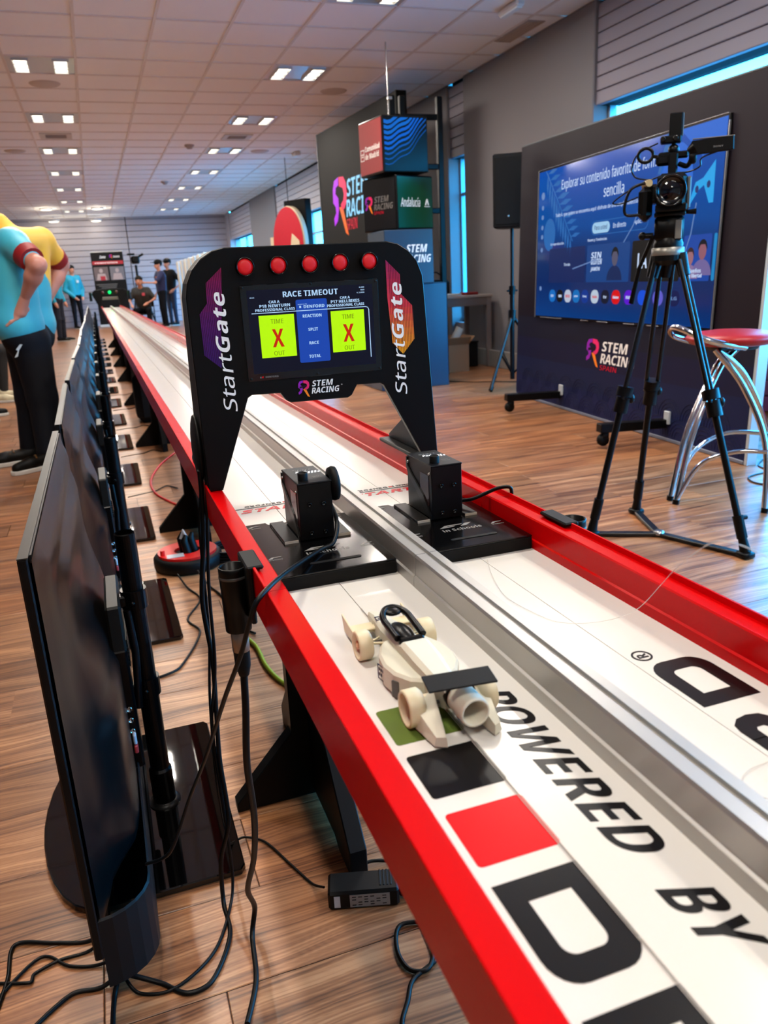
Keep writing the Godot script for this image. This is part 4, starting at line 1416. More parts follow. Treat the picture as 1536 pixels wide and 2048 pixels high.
	for j in 11:
		var f := j / 10.0
		var c := Vector2(0.50 + 0.37 * f, 1.63 - 0.44 * f)
		for sd in [-1, 1]:
			var d := Vector2(0.75, -0.66).rotated(sd * 0.85) * (0.19 - 0.10 * absf(f - 0.45))
			var nn := d.orthogonal() * 0.10
			s.plate(PackedVector2Array([c, c + d * 0.5 - nn, c + d, c + d * 0.5 + nn]), 0.0168, 0.0171)
	s.tube([V(0.47, 1.65, 0.0169), V(0.68, 1.42, 0.0169), V(0.90, 1.16, 0.0169)], 0.004, 4)
	part("frond", s, leaf, tv)
	for q in [[disc(0.55, 1.22, 0.09, 0.11), leaf], [disc(2.03, 1.42, 0.15, 0.18), pale], [P2([2.05, 1.655, 2.425, 1.655, 2.425, 1.57, 2.25, 1.50]), pale], [P2([1.93, 1.655, 2.02, 1.655, 1.90, 1.46, 1.86, 1.46]), leaf]]:
		s = Shape.new()
		s.plate(q[0], 0.0166, 0.0169)
		part("backdrop_shape", s, q[1], tv)
	s = Shape.new()
	s.plate(P2([2.15, 1.25, 2.21, 1.38, 2.27, 1.395, 2.36, 1.47, 2.365, 1.27, 2.33, 1.27, 2.28, 1.36, 2.24, 1.34, 2.20, 1.30]), 0.0169, 0.0173)
	part("mask", s, cyan, tv)
	s = Shape.new()
	for q in [disc(2.225, 1.345, 0.015, 0.018, 10), disc(2.318, 1.36, 0.015, 0.018, 10)]:
		s.plate(q, 0.0173, 0.0175)
	part("mask_eyes", s, glow("menu deep", Color(0.02, 0.15, 0.42), 1.0), tv)
	s = Shape.new()
	for q in [[0.92, 0.98, 1.24, 1.03], [1.55, 1.12, 1.70, 1.30], [2.14, 0.98, 2.23, 1.28]]:
		s.tube([V(q[0], q[1], 0.0172), V((q[0] + q[2]) / 2 + (0.02 if q[2] > 1.5 else 0.0), (q[1] + q[3]) / 2, 0.0172), V(q[2] if q[2] > q[0] else q[0] + 0.05, q[3] if q[3] > q[1] else q[1] + 0.25, 0.0172)], 0.0035, 4)
	part("balloon_strings", s, dim, tv)
	lettering(tv, Wt, "Explorar su contenido favorito de forma más", at.call(0.715, 1.485), 1.30, 0.085, false)
	lettering(tv, Wt, "sencilla", at.call(1.285, 1.400), 0.235, 0.072, false)
	lettering(tv, Wt, "Todo lo que quiere se encuentra aquí: disfrute de una amplia selección de apps en Samsung TV Hub.", at.call(0.64, 1.325), 1.50, 0.030, false)
	s = Shape.new()
	s.plate(rrect(1.163, 1.190, 1.378, 1.256, 0.032), 0.0168, 0.0174)
	part("pill", s, glow("menu pill", Color(0.62, 0.80, 0.93), 0.95), tv)
	s = Shape.new()
	var ro := rrect(1.15, 1.180, 1.80, 1.266, 0.042); var ri := rrect(1.154, 1.184, 1.796, 1.262, 0.038)
	s.band(Array(ro), Array(ri), 0.0168, 0.0172)
	part("pill_outline", s, leaf, tv)
	lettering(tv, glow("menu deep", Color(0.02, 0.15, 0.42), 1.0), "Para usted", Transform3D(Basis(), V(1.192, 1.210, 0.0175)), 0.155, 0.030, false)
	lettering(tv, Wt, "En directo", at.call(1.420, 1.210), 0.145, 0.030, false)
	lettering(tv, Wt, "Aplic.", at.call(1.650, 1.210), 0.085, 0.030, false)
	lettering(tv, Wt, "En reproducción", at.call(0.575, 1.140), 0.20, 0.022, false)
	lettering(tv, Wt, "Nuevo y Tendencias", at.call(1.112, 1.140), 0.24, 0.022, false)
	# programme cards
	var cards := [[0.562, 1.083, Color(0.015, 0.12, 0.34)], [1.109, 1.625, Color(0.03, 0.24, 0.50)], [1.650, 2.125, Color(0.035, 0.035, 0.035)], [2.152, 2.383, Color(0.06, 0.26, 0.62)], [2.400, 2.424, Color(0.05, 0.50, 0.75)]]
	var ck := 0
	for q in cards:
		s = Shape.new()
		s.plate(rrect(q[0], 0.890, q[1], 1.122, 0.011), 0.0167, 0.0171)
		part("card", s, glow("card %d" % ck, q[2], 1.0), tv)
		ck += 1
	lettering(tv, Wt, "TV en vivo", at.call(0.79, 1.000), 0.09, 0.020, false)
	for q in [["SIN", 1.060, 0.13], ["GLUTEN", 1.020, 0.14], ["JAMÓN", 0.975, 0.12]]:
		lettering(tv, Wt, q[0], at.call(1.165, q[1] - 0.02), q[2], 0.036, true, 0.15)
	lettering(tv, Wt, "LA", Transform3D(Basis(), V(1.715, 0.965, 0.0173)), 0.10, 0.085, true)
	var bust := func(cx: float, cy: float, sc: float, hair: Color, skin: Color, top_: Color, nm: String):
		var b := Shape.new()
		b.plate(disc(cx, cy, 0.035 * sc, 0.05 * sc, 16), 0.0174, 0.0177)
		part("portrait_face", b, glow("face " + nm, skin, 0.9), tv)
		b = Shape.new()
		var hp := []
		arc(hp, cx, cy + 0.012 * sc, 0.042 * sc, 0.052 * sc, -10, 190, 10)
		hp.append(Vector2(cx - 0.02 * sc, cy + 0.035 * sc)); hp.append(Vector2(cx + 0.02 * sc, cy + 0.035 * sc))
		b.plate(PackedVector2Array(hp), 0.0177, 0.0179)
		part("portrait_hair", b, glow("hair " + nm, hair, 0.9), tv)
		b = Shape.new()
		var sp := []
		arc(sp, cx, cy - 0.135 * sc, 0.09 * sc, 0.09 * sc, 0, 180, 10)
		b.plate(PackedVector2Array(sp), 0.0171, 0.0174)
		part("portrait_body", b, glow("top " + nm, top_, 0.9), tv)
	bust.call(1.46, 1.035, 1.0, Color(0.05, 0.05, 0.08), Color(0.34, 0.33, 0.42), Color(0.03, 0.14, 0.34), "one")
	bust.call(2.215, 1.01, 0.8, Color(0.22, 0.12, 0.14), Color(0.62, 0.42, 0.46), Color(0.55, 0.45, 0.62), "two")
	bust.call(2.315, 1.04, 0.9, Color(0.04, 0.04, 0.10), Color(0.58, 0.36, 0.42), Color(0.45, 0.40, 0.62), "three")
	lettering(tv, Wt, "Sueños", Transform3D(Basis(), V(2.215, 0.932, 0.0181)), 0.10, 0.022, true)
	lettering(tv, Wt, "de libertad", Transform3D(Basis(), V(2.205, 0.908, 0.0181)), 0.12, 0.020, true)
	# app buttons
	var apps := [[0.629, Color(0.03, 0.42, 0.75)], [0.745, Color(0.01, 0.012, 0.02)], [0.865, Color(0.72, 0.76, 0.84)], [0.985, Color(0.03, 0.42, 0.72)], [1.105, Color(0.015, 0.20, 0.55)], [1.235, Color(0.72, 0.78, 0.85)], [1.365, Color(0.04, 0.06, 0.16)], [1.495, Color(0.85, 0.01, 0.04)], [1.640, Color(0.35, 0.02, 0.80)], [1.790, Color(0.02, 0.30, 0.85)], [1.945, Color(0.38, 0.36, 0.80)], [2.100, Color(0.02, 0.08, 0.30)]]
	ck = 0
	for q in apps:
		s = Shape.new()
		s.plate(rrect(q[0] - 0.050, 0.757, q[0] + 0.050, 0.842, 0.040), 0.0167, 0.0172)
		part("app_button", s, glow("app %d" % ck, q[1], 0.95), tv)
		ck += 1
	var red := glow("app red", Color(0.85, 0.02, 0.10), 0.9)
	for q in [[0.835, "NETFLIX", red, 0.060], [0.960, "prime", Wt, 0.05], [1.078, "Disney", Wt, 0.052], [1.205, "YouTube", red, 0.060], [1.345, "tv", Wt, 0.04], [1.462, "Rakuten", Wt, 0.066], [1.612, "max", Wt, 0.05], [0.725, "SAMSUNG", Wt, 0.05], [0.605, "STV", Wt, 0.045], [2.075, "LG", dim, 0.05]]:
		lettering(tv, q[2], q[1], Transform3D(Basis(), V(q[0], 0.790, 0.0174)), q[3], 0.018, true)
	s = Shape.new()
	for y in [1.49, 1.41, 1.345, 1.275, 1.21, 1.12, 0.85]:
		s.plate(disc(0.432, y, 0.018 if y < 1.48 else 0.026, 0.016 if y < 1.48 else 0.026, 14), 0.0168, 0.0172)
	part("menu_icons", s, dim, tv)
	var al2 := AreaLight3D.new()
	al2.name = "screen_light"
	al2.area_size = Vector2(X1 - X0, Y1 - Y0)
	al2.light_color = Color(0.10, 0.36, 0.85)
	al2.light_energy = 0.12
	al2.shadow_enabled = true
	al2.position = V((X0 + X1) / 2, (Y0 + Y1) / 2, 0.03)
	al2.rotation.y = PI
	tv.add_child(al2, true)

# ---------------------------------------------------------------- tripod and video camera
func build_tripod():
	var blk := mat("tripod black", Color(0.014, 0.014, 0.016), 0.35)
	var sat := mat("tripod satin", Color(0.035, 0.036, 0.04), 0.25, 0.3)
	var gry := mat("bowl grey", Color(0.50, 0.49, 0.46), 0.35, 0.5)
	var t := thing("video_tripod", "tall black two-stage video tripod with floor spreader in front of the dark panel", "tripod", V(1.89, 0, -2.36))
	var O := V(1.89, 0, -2.36)
	var feet := [V(1.675, 0.0, -2.451), V(2.0, 0.0, -2.01), V(1.997, 0.0, -2.609)]
	var tops := [V(1.862, 1.0, -2.385), V(1.915, 1.0, -2.320), V(1.922, 1.0, -2.400)]
	for k in 3:
		var f: Vector3 = feet[k] - O + V(0, 0.02, 0)
		var p: Vector3 = tops[k] - O
		var d := (f - p).normalized()
		var sd := d.cross((p * V(1, 0, 1)).normalized()).normalized() * 0.020
		var mid := p.lerp(f, 0.485)
		var leg := Node3D.new()
		leg.name = "leg"
		t.add_child(leg, true)
		for sgn in [-1, 1]:
			part("upper_tube", tb([p + sd * sgn, mid + sd * sgn], 0.0085, 12), sat, leg)
		part("hip", tb([p - d * 0.02, p + d * 0.055], [0.024, 0.020], 10), blk, leg)
		var cl := Shape.new()
		cl.tube([mid - d * 0.045, mid - d * 0.01], 0.030, 10)
		cl.tube([mid - d * 0.006, mid + d * 0.050], 0.026, 10)
		cl.ball(mid + V(0.026, 0.0, 0.012), V(0.013, 0.018, 0.013), 8, 6)
		part("clamp", cl, blk, leg)
		part("lower_tube", tb([mid + d * 0.02, f - d * 0.10], 0.0125, 12), blk, leg)
		var ft := Shape.new()
		ft.tube([f - d * 0.13, f - d * 0.05], 0.0185, 12)
		ft.tube([f - d * 0.06, f], [0.014, 0.020], 12)
		ft.box(f + V(0, -0.008, 0), V(0.05, 0.022, 0.05), 0.006)
		part("foot", ft, blk, leg)
		if k == 1:
			part("latch", bx(f - d * 0.12 + V(0.024, 0.0, 0.0), V(0.030, 0.014, 0.016), 0.004), blk, leg)
	var c := V(1.891, 0.010, -2.33) - O
	for k in 3:
		var f: Vector3 = feet[k] - O
		var b := Shape.new()
		var d := (V(f.x, 0.010, f.z) - c)
		b.xf = Transform3D(Basis(d.normalized(), Vector3.UP, d.normalized().cross(Vector3.UP)), c)
		b.box(V(d.length() / 2, 0.0, 0), V(d.length(), 0.014, 0.030), 0.003)
		part("spreader_arm", b, mat("spreader grey", Color(0.045, 0.048, 0.05), 0.35, 0.3), t)
	var s := Shape.new()
	s.xf = Transform3D(Basis(), c)
	s.lathe([Vector2(0.020, 0.0), Vector2(0.020, 0.011), Vector2(0.014, 0.014), Vector2(0, 0.014)], 18)
	part("spreader_hub", s, mat("bright steel", Color(0.75, 0.75, 0.74), 0.2, 0.9), t)
	s = Shape.new()
	s.lathe([Vector2(0, 0.985), Vector2(0.040, 0.985), Vector2(0.052, 1.0), Vector2(0.052, 1.018), Vector2(0.0, 1.020)], 24, false)
	part("crown", s, blk, t)
	s = Shape.new()
	s.lathe([Vector2(0.053, 1.018), Vector2(0.054, 1.020), Vector2(0.054, 1.042), Vector2(0.050, 1.044)], 28)
	part("bowl_ring", s, gry, t)
	s = Shape.new()
	s.lathe([Vector2(0.048, 1.042), Vector2(0.050, 1.055), Vector2(0.042, 1.075)], 24)
	s.xf = Transform3D(Basis(Vector3.UP, -0.66), Vector3.ZERO)
	s.box(V(0, 1.105, 0), V(0.095, 0.085, 0.085), 0.012)
	s.box(V(0, 1.150, 0), V(0.10, 0.014, 0.12), 0.004)
	part("fluid_head", s, blk, t)
	part("scale_plate", bx(V(0.030, 1.10, 0.043), V(0.022, 0.060, 0.004), 0.0015), gry, t).transform = s.xf
	s = Shape.new()
	s.xf = Transform3D(Basis(Vector3.UP, -0.66), Vector3.ZERO)
	s.tube([V(-0.05, 1.085, 0.01), V(-0.078, 1.085, 0.012)], 0.010, 10)
	s.tube([V(0.05, 1.155, 0.0), V(0.085, 1.155, 0.0)], [0.006, 0.010], 10)
	s.ball(V(-0.085, 1.085, 0.012), V(0.014, 0.014, 0.014), 10, 6)
	part("knob", s, blk, t)
	part("pan_bar", tb([V(-0.055, 1.085, -0.01), V(-0.070, 0.98, -0.06), V(-0.075, 0.86, -0.09)], [0.007, 0.007, 0.010], 10), blk, t)
	# video camera on the head
	var v := thing("video_camera", "black handheld video camera with microphone and folded-out monitor on the near tripod", "camera", V(1.885, 1.157, -2.35), "", -0.66)
	s = Shape.new()
	s.box(V(0.0, 0.060, -0.01), V(0.095, 0.118, 0.16), 0.014)
	s.box(V(0.0, 0.012, 0.0), V(0.10, 0.024, 0.14), 0.004)
	part("body", s, blk, v)
	s = Shape.new()
	s.xf = Transform3D(Basis(Vector3.RIGHT, PI / 2), V(-0.004, 0.062, 0.05))
	s.lathe([Vector2(0.040, 0), Vector2(0.046, 0.02), Vector2(0.049, 0.055), Vector2(0.047, 0.058), Vector2(0.043, 0.050), Vector2(0.030, 0.040), Vector2(0, 0.043)], 32)
	part("lens", s, mat("lens black", Color(0.008, 0.008, 0.01), 0.15), v)
	s = Shape.new()
	s.xf = Transform3D(Basis(Vector3.RIGHT, PI / 2), V(-0.004, 0.062, 0.089))
	s.lathe([Vector2(0.034, 0), Vector2(0.018, 0.007), Vector2(0, 0.009)], 28)
	part("front_element", s, mat("lens glass", Color(0.01, 0.01, 0.03), 0.03), v)
	s = Shape.new()
	s.box(V(-0.082, 0.030, 0.0), V(0.046, 0.110, 0.12), 0.018)
	s.box(V(-0.055, 0.06, 0.0), V(0.03, 0.06, 0.10), 0.01)
	part("hand_grip", s, blk, v)
	part("zoom_cap", tb([V(-0.080, 0.088, 0.02), V(-0.072, 0.094, 0.05)], [0.018, 0.012], 14), mat("brass grey", Color(0.66, 0.60, 0.46), 0.25, 0.7), v)
	part("hand_strap", tb(spline([V(-0.085, 0.095, 0.05), V(-0.130, 0.078, 0.05), V(-0.148, 0.030, 0.05), V(-0.142, -0.002, 0.05), V(-0.095, -0.004, 0.05)]), 0.0055, 6), sat, v)
	s = Shape.new()
	s.box(V(0.053, 0.055, -0.01), V(0.014, 0.10, 0.14), 0.004)
	part("side_panel", s, mat("panel grey", Color(0.30, 0.32, 0.33), 0.4), v)
	s = Shape.new()
	s.box(V(0.0, 0.150, 0.0), V(0.030, 0.07, 0.05), 0.005)
	s.box(V(0.0, 0.178, 0.0), V(0.095, 0.022, 0.022), 0.005)
	s.box(V(-0.030, 0.165, 0.0), V(0.05, 0.035, 0.026), 0.008)
	s.ball(V(0.0, 0.195, 0), V(0.018, 0.018, 0.018), 12, 8)
	part("cold_shoe_rig", s, blk, v)
	s = Shape.new()
	var ring := []
	for k in 17:
		ring.append(V(-0.088 + 0.024 * cos(TAU * k / 16), 0.185 + 0.022 * sin(TAU * k / 16), 0.0))
	s.tube(ring, 0.0055, 8)
	s.tube([V(-0.065, 0.18, 0), V(-0.04, 0.175, 0)], 0.006, 8)
	part("microphone_ring", s, blk, v)
	part("post", tb([V(0, 0.20, 0), V(0, 0.222, 0)], 0.008, 10), blk, v)
	s = Shape.new()
	s.box(V(-0.010, 0.226, 0.0), V(0.066, 0.024, 0.034), 0.004)
	s.box(V(0.004, 0.270, -0.004), V(0.042, 0.072, 0.030), 0.003)
	part("transmitter", s, blk, v)
	s = Shape.new()
	for x in [-0.035, 0.004]:
		s.xf = Transform3D(Basis(Vector3.RIGHT, PI / 2), V(x, 0.228, 0.017))
		s.lathe([Vector2(0.009, 0), Vector2(0.009, 0.006), Vector2(0.006, 0.007), Vector2(0.0, 0.003)], 16)
	part("dial", s, sat, v)
	part("transmitter_side", bx(V(0.0262, 0.270, -0.004), V(0.003, 0.068, 0.028), 0.001), mat("panel grey", Color(0.30, 0.32, 0.33), 0.4), v)
	s = Shape.new()
	s.tube(spline([V(0.02, 0.150, 0.0), V(0.045, 0.140, 0.02), V(0.058, 0.165, 0.03), V(0.060, 0.195, 0.03)]), 0.008, 8)
	s.box(V(0.060, 0.163, 0.03), V(0.024, 0.04, 0.024), 0.006)
	part("monitor_arm", s, blk, v)
	s = Shape.new()
	s.xf = Transform3D(Basis(Vector3.FORWARD, -0.05), V(0.118, 0.193, 0.035))
	s.box(V(0, 0, 0), V(0.128, 0.044, 0.016), 0.003)
	s.tube([V(-0.055, 0.0, 0), V(-0.072, -0.01, 0)], [0.020, 0.012], 10)
	part("monitor", s, mat("monitor black", Color(0.018, 0.017, 0.02), 0.35), v)
	part("monitor_edge", bx(V(0.119, 0.2165, 0.035), V(0.126, 0.003, 0.015), 0.001), gry, v)
	lettering(v, mat("grey print", Color(0.45, 0.44, 0.43), 0.4), "SONY", Transform3D(Basis(), V(0.120, 0.186, 0.0434)), 0.030, 0.005, true)
	for c2 in [[[V(-0.05, 0.222, -0.02), V(-0.113, 0.194, -0.02), V(-0.132, 0.153, -0.05), V(-0.117, 0.122, -0.05), V(-0.063, 0.110, -0.04)], "signal_cable"], [[V(-0.03, 0.121, -0.02), V(-0.108, 0.095, -0.02), V(-0.164, 0.068, -0.05), V(-0.192, 0.045, -0.05), V(-0.162, 0.042, -0.05), V(-0.108, 0.058, -0.03)], "microphone_cable"], [[V(0.148, 0.178, 0.03), V(0.088, 0.159, 0.03), V(0.085, 0.137, 0.0), V(0.051, 0.125, -0.02), V(0.011, 0.125, -0.02)], "monitor_cable"]]:
		part(c2[1], tb(spline(c2[0]), 0.0028, 6), sat, v)

# ---------------------------------------------------------------- the bar stool
func build_stool():
	var chr := mat("chrome", Color(0.80, 0.80, 0.80), 0.08, 1.0)
	var t := thing("bar_stool", "chrome bar stool with curved legs and a round red seat", "stool", V(2.45, 0, -2.63))
	var O := V(2.45, 0, -2.63)
	var s := Shape.new()
	s.lathe([Vector2(0, 0.655), Vector2(0.12, 0.655), Vector2(0.165, 0.664), Vector2(0.182, 0.682), Vector2(0.178, 0.694), Vector2(0.15, 0.706), Vector2(0.09, 0.714), Vector2(0, 0.717)], 40)
	part("seat", s, mat("red leatherette", Color(0.66, 0.04, 0.05), 0.38), t)
	s = Shape.new()
	s.lathe([Vector2(0, 0.640), Vector2(0.10, 0.640), Vector2(0.11, 0.655)], 24)
	part("seat_pan", s, mat("tripod black", Color(0.014, 0.014, 0.016), 0.35), t)
	var legs := [[V(2.222, 0, -2.640), V(2.31, 0.30, -2.66), V(2.45, 0.56, -2.68), V(2.56, 0.655, -2.68)], [V(2.240, 0, -2.700), V(2.33, 0.30, -2.72), V(2.47, 0.56, -2.73), V(2.57, 0.655, -2.72)], [V(2.442, 0, -2.374), V(2.46, 0.28, -2.42), V(2.42, 0.50, -2.52), V(2.34, 0.645, -2.60)], [V(2.692, 0, -2.617), V(2.66, 0.28, -2.62), V(2.54, 0.52, -2.64), V(2.38, 0.645, -2.64)]]
	for l in legs:
		var pts := []
		for p in l:
			pts.append(p - O)
		part("leg", tb(spline(pts, 8), 0.0125, 12), chr, t)
	for q in [[V(2.225, 0.02, -2.640), V(2.30, 0.17, -2.60), V(2.38, 0.235, -2.50), V(2.46, 0.245, -2.40)], [V(2.245, 0.02, -2.700), V(2.35, 0.20, -2.70), V(2.50, 0.27, -2.68), V(2.665, 0.26, -2.62)], [V(2.46, 0.245, -2.40), V(2.58, 0.25, -2.49), V(2.665, 0.26, -2.62)]]:
		var pts := []
		for p in q:
			pts.append(p - O)
		part("foot_rail", tb(spline(pts, 8), 0.0095, 10), chr, t)
	for k in 4:
		var p: Vector3 = legs[k][0] - O
		part("foot_cap", tb([p + V(0, 0.0, 0), p + V(0.002, 0.02, 0)], 0.0145, 12), mat("tripod black", Color(0.014, 0.014, 0.016), 0.35), t)
	part("back_rail", tb(spline([V(-0.05, 0.655, 0.13), V(-0.20, 0.690, 0.10), V(-0.285, 0.745, 0.0), V(-0.20, 0.70, -0.12), V(-0.05, 0.655, -0.13)], 8), 0.0125, 12), chr, t)

# ---------------------------------------------------------------- stage corner: cubes, plinth, LED wall, truss, table, loudspeaker
func build_stage():
	var blk := mat("tripod black", Color(0.014, 0.014, 0.016), 0.35)
	var ww := mat("white vinyl", Color(0.96, 0.95, 0.93), 0.4)
	var S := 0.44
	var cube := func(label: String, corner: Vector3, deg: float, left_c: Color, right_c: Color) -> Node3D:
		# local: corner edge at the origin, right face along +x, left face along -z
		var t := thing("display_cube", label, "display cube", corner, "stacked display cubes", deg_to_rad(deg))
		part("body", bx(V(S / 2, S / 2, -S / 2), V(S, S, S), 0.008), blk, t)
		part("left_face", bx(V(-0.001, S / 2, -S / 2), V(0.004, S - 0.03, S - 0.03)), mat("cube print %s" % left_c.to_html(), left_c, 0.45), t)
		part("right_face", bx(V(S / 2, S / 2, 0.001), V(S - 0.03, S - 0.03, 0.004)), mat("cube print %s" % right_c.to_html(), right_c, 0.3), t)
		return t
	var lf := func(y: float, z: float) -> Transform3D: return frame(V(-0.0035, y, z), V(0, 0, 1), V(0, 1, 0))
	var rf := func(x: float, y: float) -> Transform3D: return Transform3D(Basis(), V(x, y, 0.0035))
	var a: Node3D = cube.call("topmost display cube with a red left face and blue wave stripes on the right", V(2.443, 1.832, -6.7), 8.0, Color(0.58, 0.10, 0.12), Color(0.012, 0.016, 0.03))
	lettering(a, ww, "Comunidad", lf.call(0.195, -0.32), 0.27, 0.045, true)
	lettering(a, ww, "de Madrid", lf.call(0.135, -0.32), 0.25, 0.045, true)
	var flag := Shape.new()
	flag.xf = lf.call(0.13, -0.41)
	flag.band([Vector2(0, 0), Vector2(0.07, 0), Vector2(0.07, 0.09), Vector2(0, 0.09)], [Vector2(0.006, 0.006), Vector2(0.064, 0.006), Vector2(0.064, 0.084), Vector2(0.006, 0.084)], 0, 0.0008)
	for k in 7:
		flag.plate(disc(0.017 + 0.012 * (k % 4) + (0.006 if k > 3 else 0.0), 0.053 - 0.018 * (k / 4), 0.005, 0.005, 8), 0, 0.0008)
	part("emblem", flag, ww, a)
	for k in 10:
		var st := Shape.new()
		var w: float = [0.040, 0.038, 0.036, 0.034, 0.030, 0.026, 0.020, 0.014, 0.010, 0.006][k]
		var poly := PackedVector2Array()
		var y0 := 0.405 - 0.042 * k
		for j in 13:
			var x := 0.017 + 0.406 * j / 12.0
			poly.append(Vector2(x, y0 + 0.30 * pow(x / S, 2.0) - 0.012 * sin(j * 1.1)))
		for j in 13:
			var p := poly[12 - j]
			poly.append(Vector2(p.x, p.y - w * 0.72))
		for piece in Geometry2D.intersect_polygons(poly, P2([0.016, 0.016, 0.424, 0.016, 0.424, 0.424, 0.016, 0.424])):
			st.plate(piece, 0.003, 0.0036)
		if k < 9:
			part("wave_stripe", st, glow("wave blue %d" % (k / 3), [Color(0.01, 0.45, 0.90), Color(0.01, 0.42, 0.92), Color(0.02, 0.36, 0.75)][k / 3], 0.75), a)
	var b: Node3D = cube.call("middle display cube with a dark logo face and a green face", V(2.546, 1.375, -6.7), 22.0, Color(0.055, 0.05, 0.065), Color(0.0, 0.24, 0.13))
	racing_logo(b, lf.call(0.15, -0.41), 0.38, 0.145, mat("grey print", Color(0.45, 0.44, 0.43), 0.4), "SPAIN", mat("crimson print", Color(0.80, 0.08, 0.20), 0.4))
	lettering(b, ww, "Andalucía", rf.call(0.045, 0.185), 0.235, 0.075, false, 0.1)
	var em := Shape.new()
	em.xf = rf.call(0.335, 0.200)
	em.plate(P2([0, 0, 0.014, 0, 0.025, 0.03, 0.036, 0, 0.05, 0, 0.031, 0.05, 0.019, 0.05]), 0, 0.0008)
	em.box(V(0.025, -0.012, 0.0004), V(0.07, 0.005, 0.0008))
	part("emblem", em, ww, b)
	var pl := mat("plinth blue", Color(0.10, 0.20, 0.31), 0.35)
	var c := thing("plinth_block", "blue grey block with white racing lettering under the two display cubes", "display block", V(2.645, 0.917, -6.92))
	part("body", bx(V(0, 0.2275, 0), V(0.455, 0.455, 0.44), 0.006), mat("plinth top blue", Color(0.13, 0.22, 0.31), 0.4), c)
	var s := Shape.new()
	var xf := Transform3D(Basis(), V(-0.05, 0.18, 0.2205))
	word(s, "STEM", xf * Transform3D(Basis(), V(0.02, 0.085, 0)), 0.20, 0.065, true, 0.2)
	word(s, "RACING", xf, 0.255, 0.065, true, 0.2)
	part("lettering", s, ww, c)
	mark(c, Transform3D(Basis(), V(-0.19, 0.16, 0.2205)), 0.12, 0.16)
	var d := thing("plinth", "tall blue plinth standing on the floor behind the start gate", "plinth", V(2.665, 0, -7.01))
	part("body", bx(V(0, 0.4575, 0), V(0.66, 0.915, 0.60), 0.006), pl, d)
	part("top_edge", bx(V(0, 0.9155, 0), V(0.652, 0.003, 0.592)), mat("plinth top blue", Color(0.13, 0.22, 0.31), 0.4), d)
	# LED wall
	var A := V(3.034, 0, -10.83)
	var u := V(0.0593, 0, 0.9982)
	var led := thing("led_wall", "tall dark screen wall with a glowing logo reaching nearly to the ceiling", "screen wall")
	led.transform = Transform3D(Basis(u, Vector3.UP, u.cross(Vector3.UP)), A)
	part("cabinet", bx(V(1.28, 1.4, -0.06), V(2.56, 2.8, 0.12), 0.006), mat("led black", Color(0.014, 0.013, 0.015), 0.7), led)
	part("frame", bx(V(0.006, 1.4, 0.002), V(0.014, 2.8, 0.006)), mat("grey frame", Color(0.33, 0.34, 0.35), 0.4, 0.4), led)
	var lw := glow("led white", Color(0.55, 0.84, 1.0), 1.1)
	mark(led, Transform3D(Basis(), V(0.48, 1.50, 0.002)), 0.52, 0.70, 1.05)
	lettering(led, lw, "STEM", Transform3D(Basis(), V(1.00, 1.945, 0.002)), 0.70, 0.195, true, 0.15)
	lettering(led, lw, "RACING", Transform3D(Basis(), V(0.95, 1.715, 0.002)), 0.98, 0.195, true, 0.15)
	lettering(led, glow("led crimson", Color(0.95, 0.02, 0.22), 1.0), "SPAIN", Transform3D(Basis(), V(0.93, 1.565, 0.002)), 0.37, 0.125, false, 0.15)
	# truss
	var tr := thing("truss_frame", "black ladder frame standing behind the stacked cubes", "stand", V(0, 0, -7.40))
	for x in [2.80, 2.90, 3.27]:
		part("upright", bx(V(x, 1.28, 0), V(0.055, 2.56, 0.055), 0.006), blk, tr)
	for y in [2.385, 1.96, 1.57, 0.9]:
		part("rung", bx(V(3.03, y, 0), V(0.48, 0.05, 0.04), 0.006), blk, tr)
	part("chain", tb([V(2.755, 2.30, 0.04), V(2.755, 2.98, 0.04)], 0.006, 6), mat("bright steel", Color(0.75, 0.75, 0.74), 0.2, 0.9), tr)
	s = Shape.new()
	s.box(V(2.77, 2.53, 0.04), V(0.05, 0.03, 0.03), 0.006)
	part("hook", s, mats["bright steel"], tr)
	var rack := thing("equipment_case", "black equipment case half hidden between plinth and ladder frame", "case", V(3.02, 0, -7.68))
	part("body", bx(V(0, 0.55, 0), V(0.36, 1.1, 0.36), 0.012), mat("case black", Color(0.02, 0.02, 0.024), 0.5), rack)
	part("panel", bx(V(0, 0.80, 0.182), V(0.30, 0.30, 0.006), 0.002), mat("case grey", Color(0.055, 0.06, 0.07), 0.4), rack)
	# table with things
	var tbm := mat("table laminate", Color(0.56, 0.52, 0.50), 0.45)
	var tab := thing("side_table", "grey side table against the wall beside the plinth", "table", V(3.62, 0, -8.05))
	part("table_top", bx(V(0, 0.745, 0), V(0.74, 0.025, 0.60), 0.004), tbm, tab)
	part("apron", bx(V(0, 0.69, 0.28), V(0.70, 0.085, 0.02), 0.003), mat("table apron", Color(0.36, 0.32, 0.31), 0.5), tab)
	for x in [-0.33, 0.33]:
		for z in [-0.27, 0.27]:
			part("leg", bx(V(x, 0.366, z), V(0.05, 0.732, 0.05), 0.004), mat("table leg", Color(0.42, 0.38, 0.37), 0.5), tab)
	one("book", bx(V(3.80, 0.772, -7.93), V(0.16, 0.028, 0.12), 0.004), mat("red cover", Color(0.42, 0.03, 0.03), 0.4), "small dark red book lying on the grey side table", "book")
	one("paper_stack", bx(V(3.55, 0.768, -7.96), V(0.26, 0.020, 0.20), 0.002), mat("paper", Color(0.72, 0.70, 0.66), 0.7), "low stack of white papers on the side table next to the red book", "papers")
	var bag := thing("camera_bag", "black bag standing on the grey side table below the window strip", "bag", V(3.55, 0.758, -8.20))
	part("body", bx(V(0, 0.085, 0), V(0.24, 0.17, 0.16), 0.03), mat("bag black", Color(0.018, 0.018, 0.02), 0.7), bag)
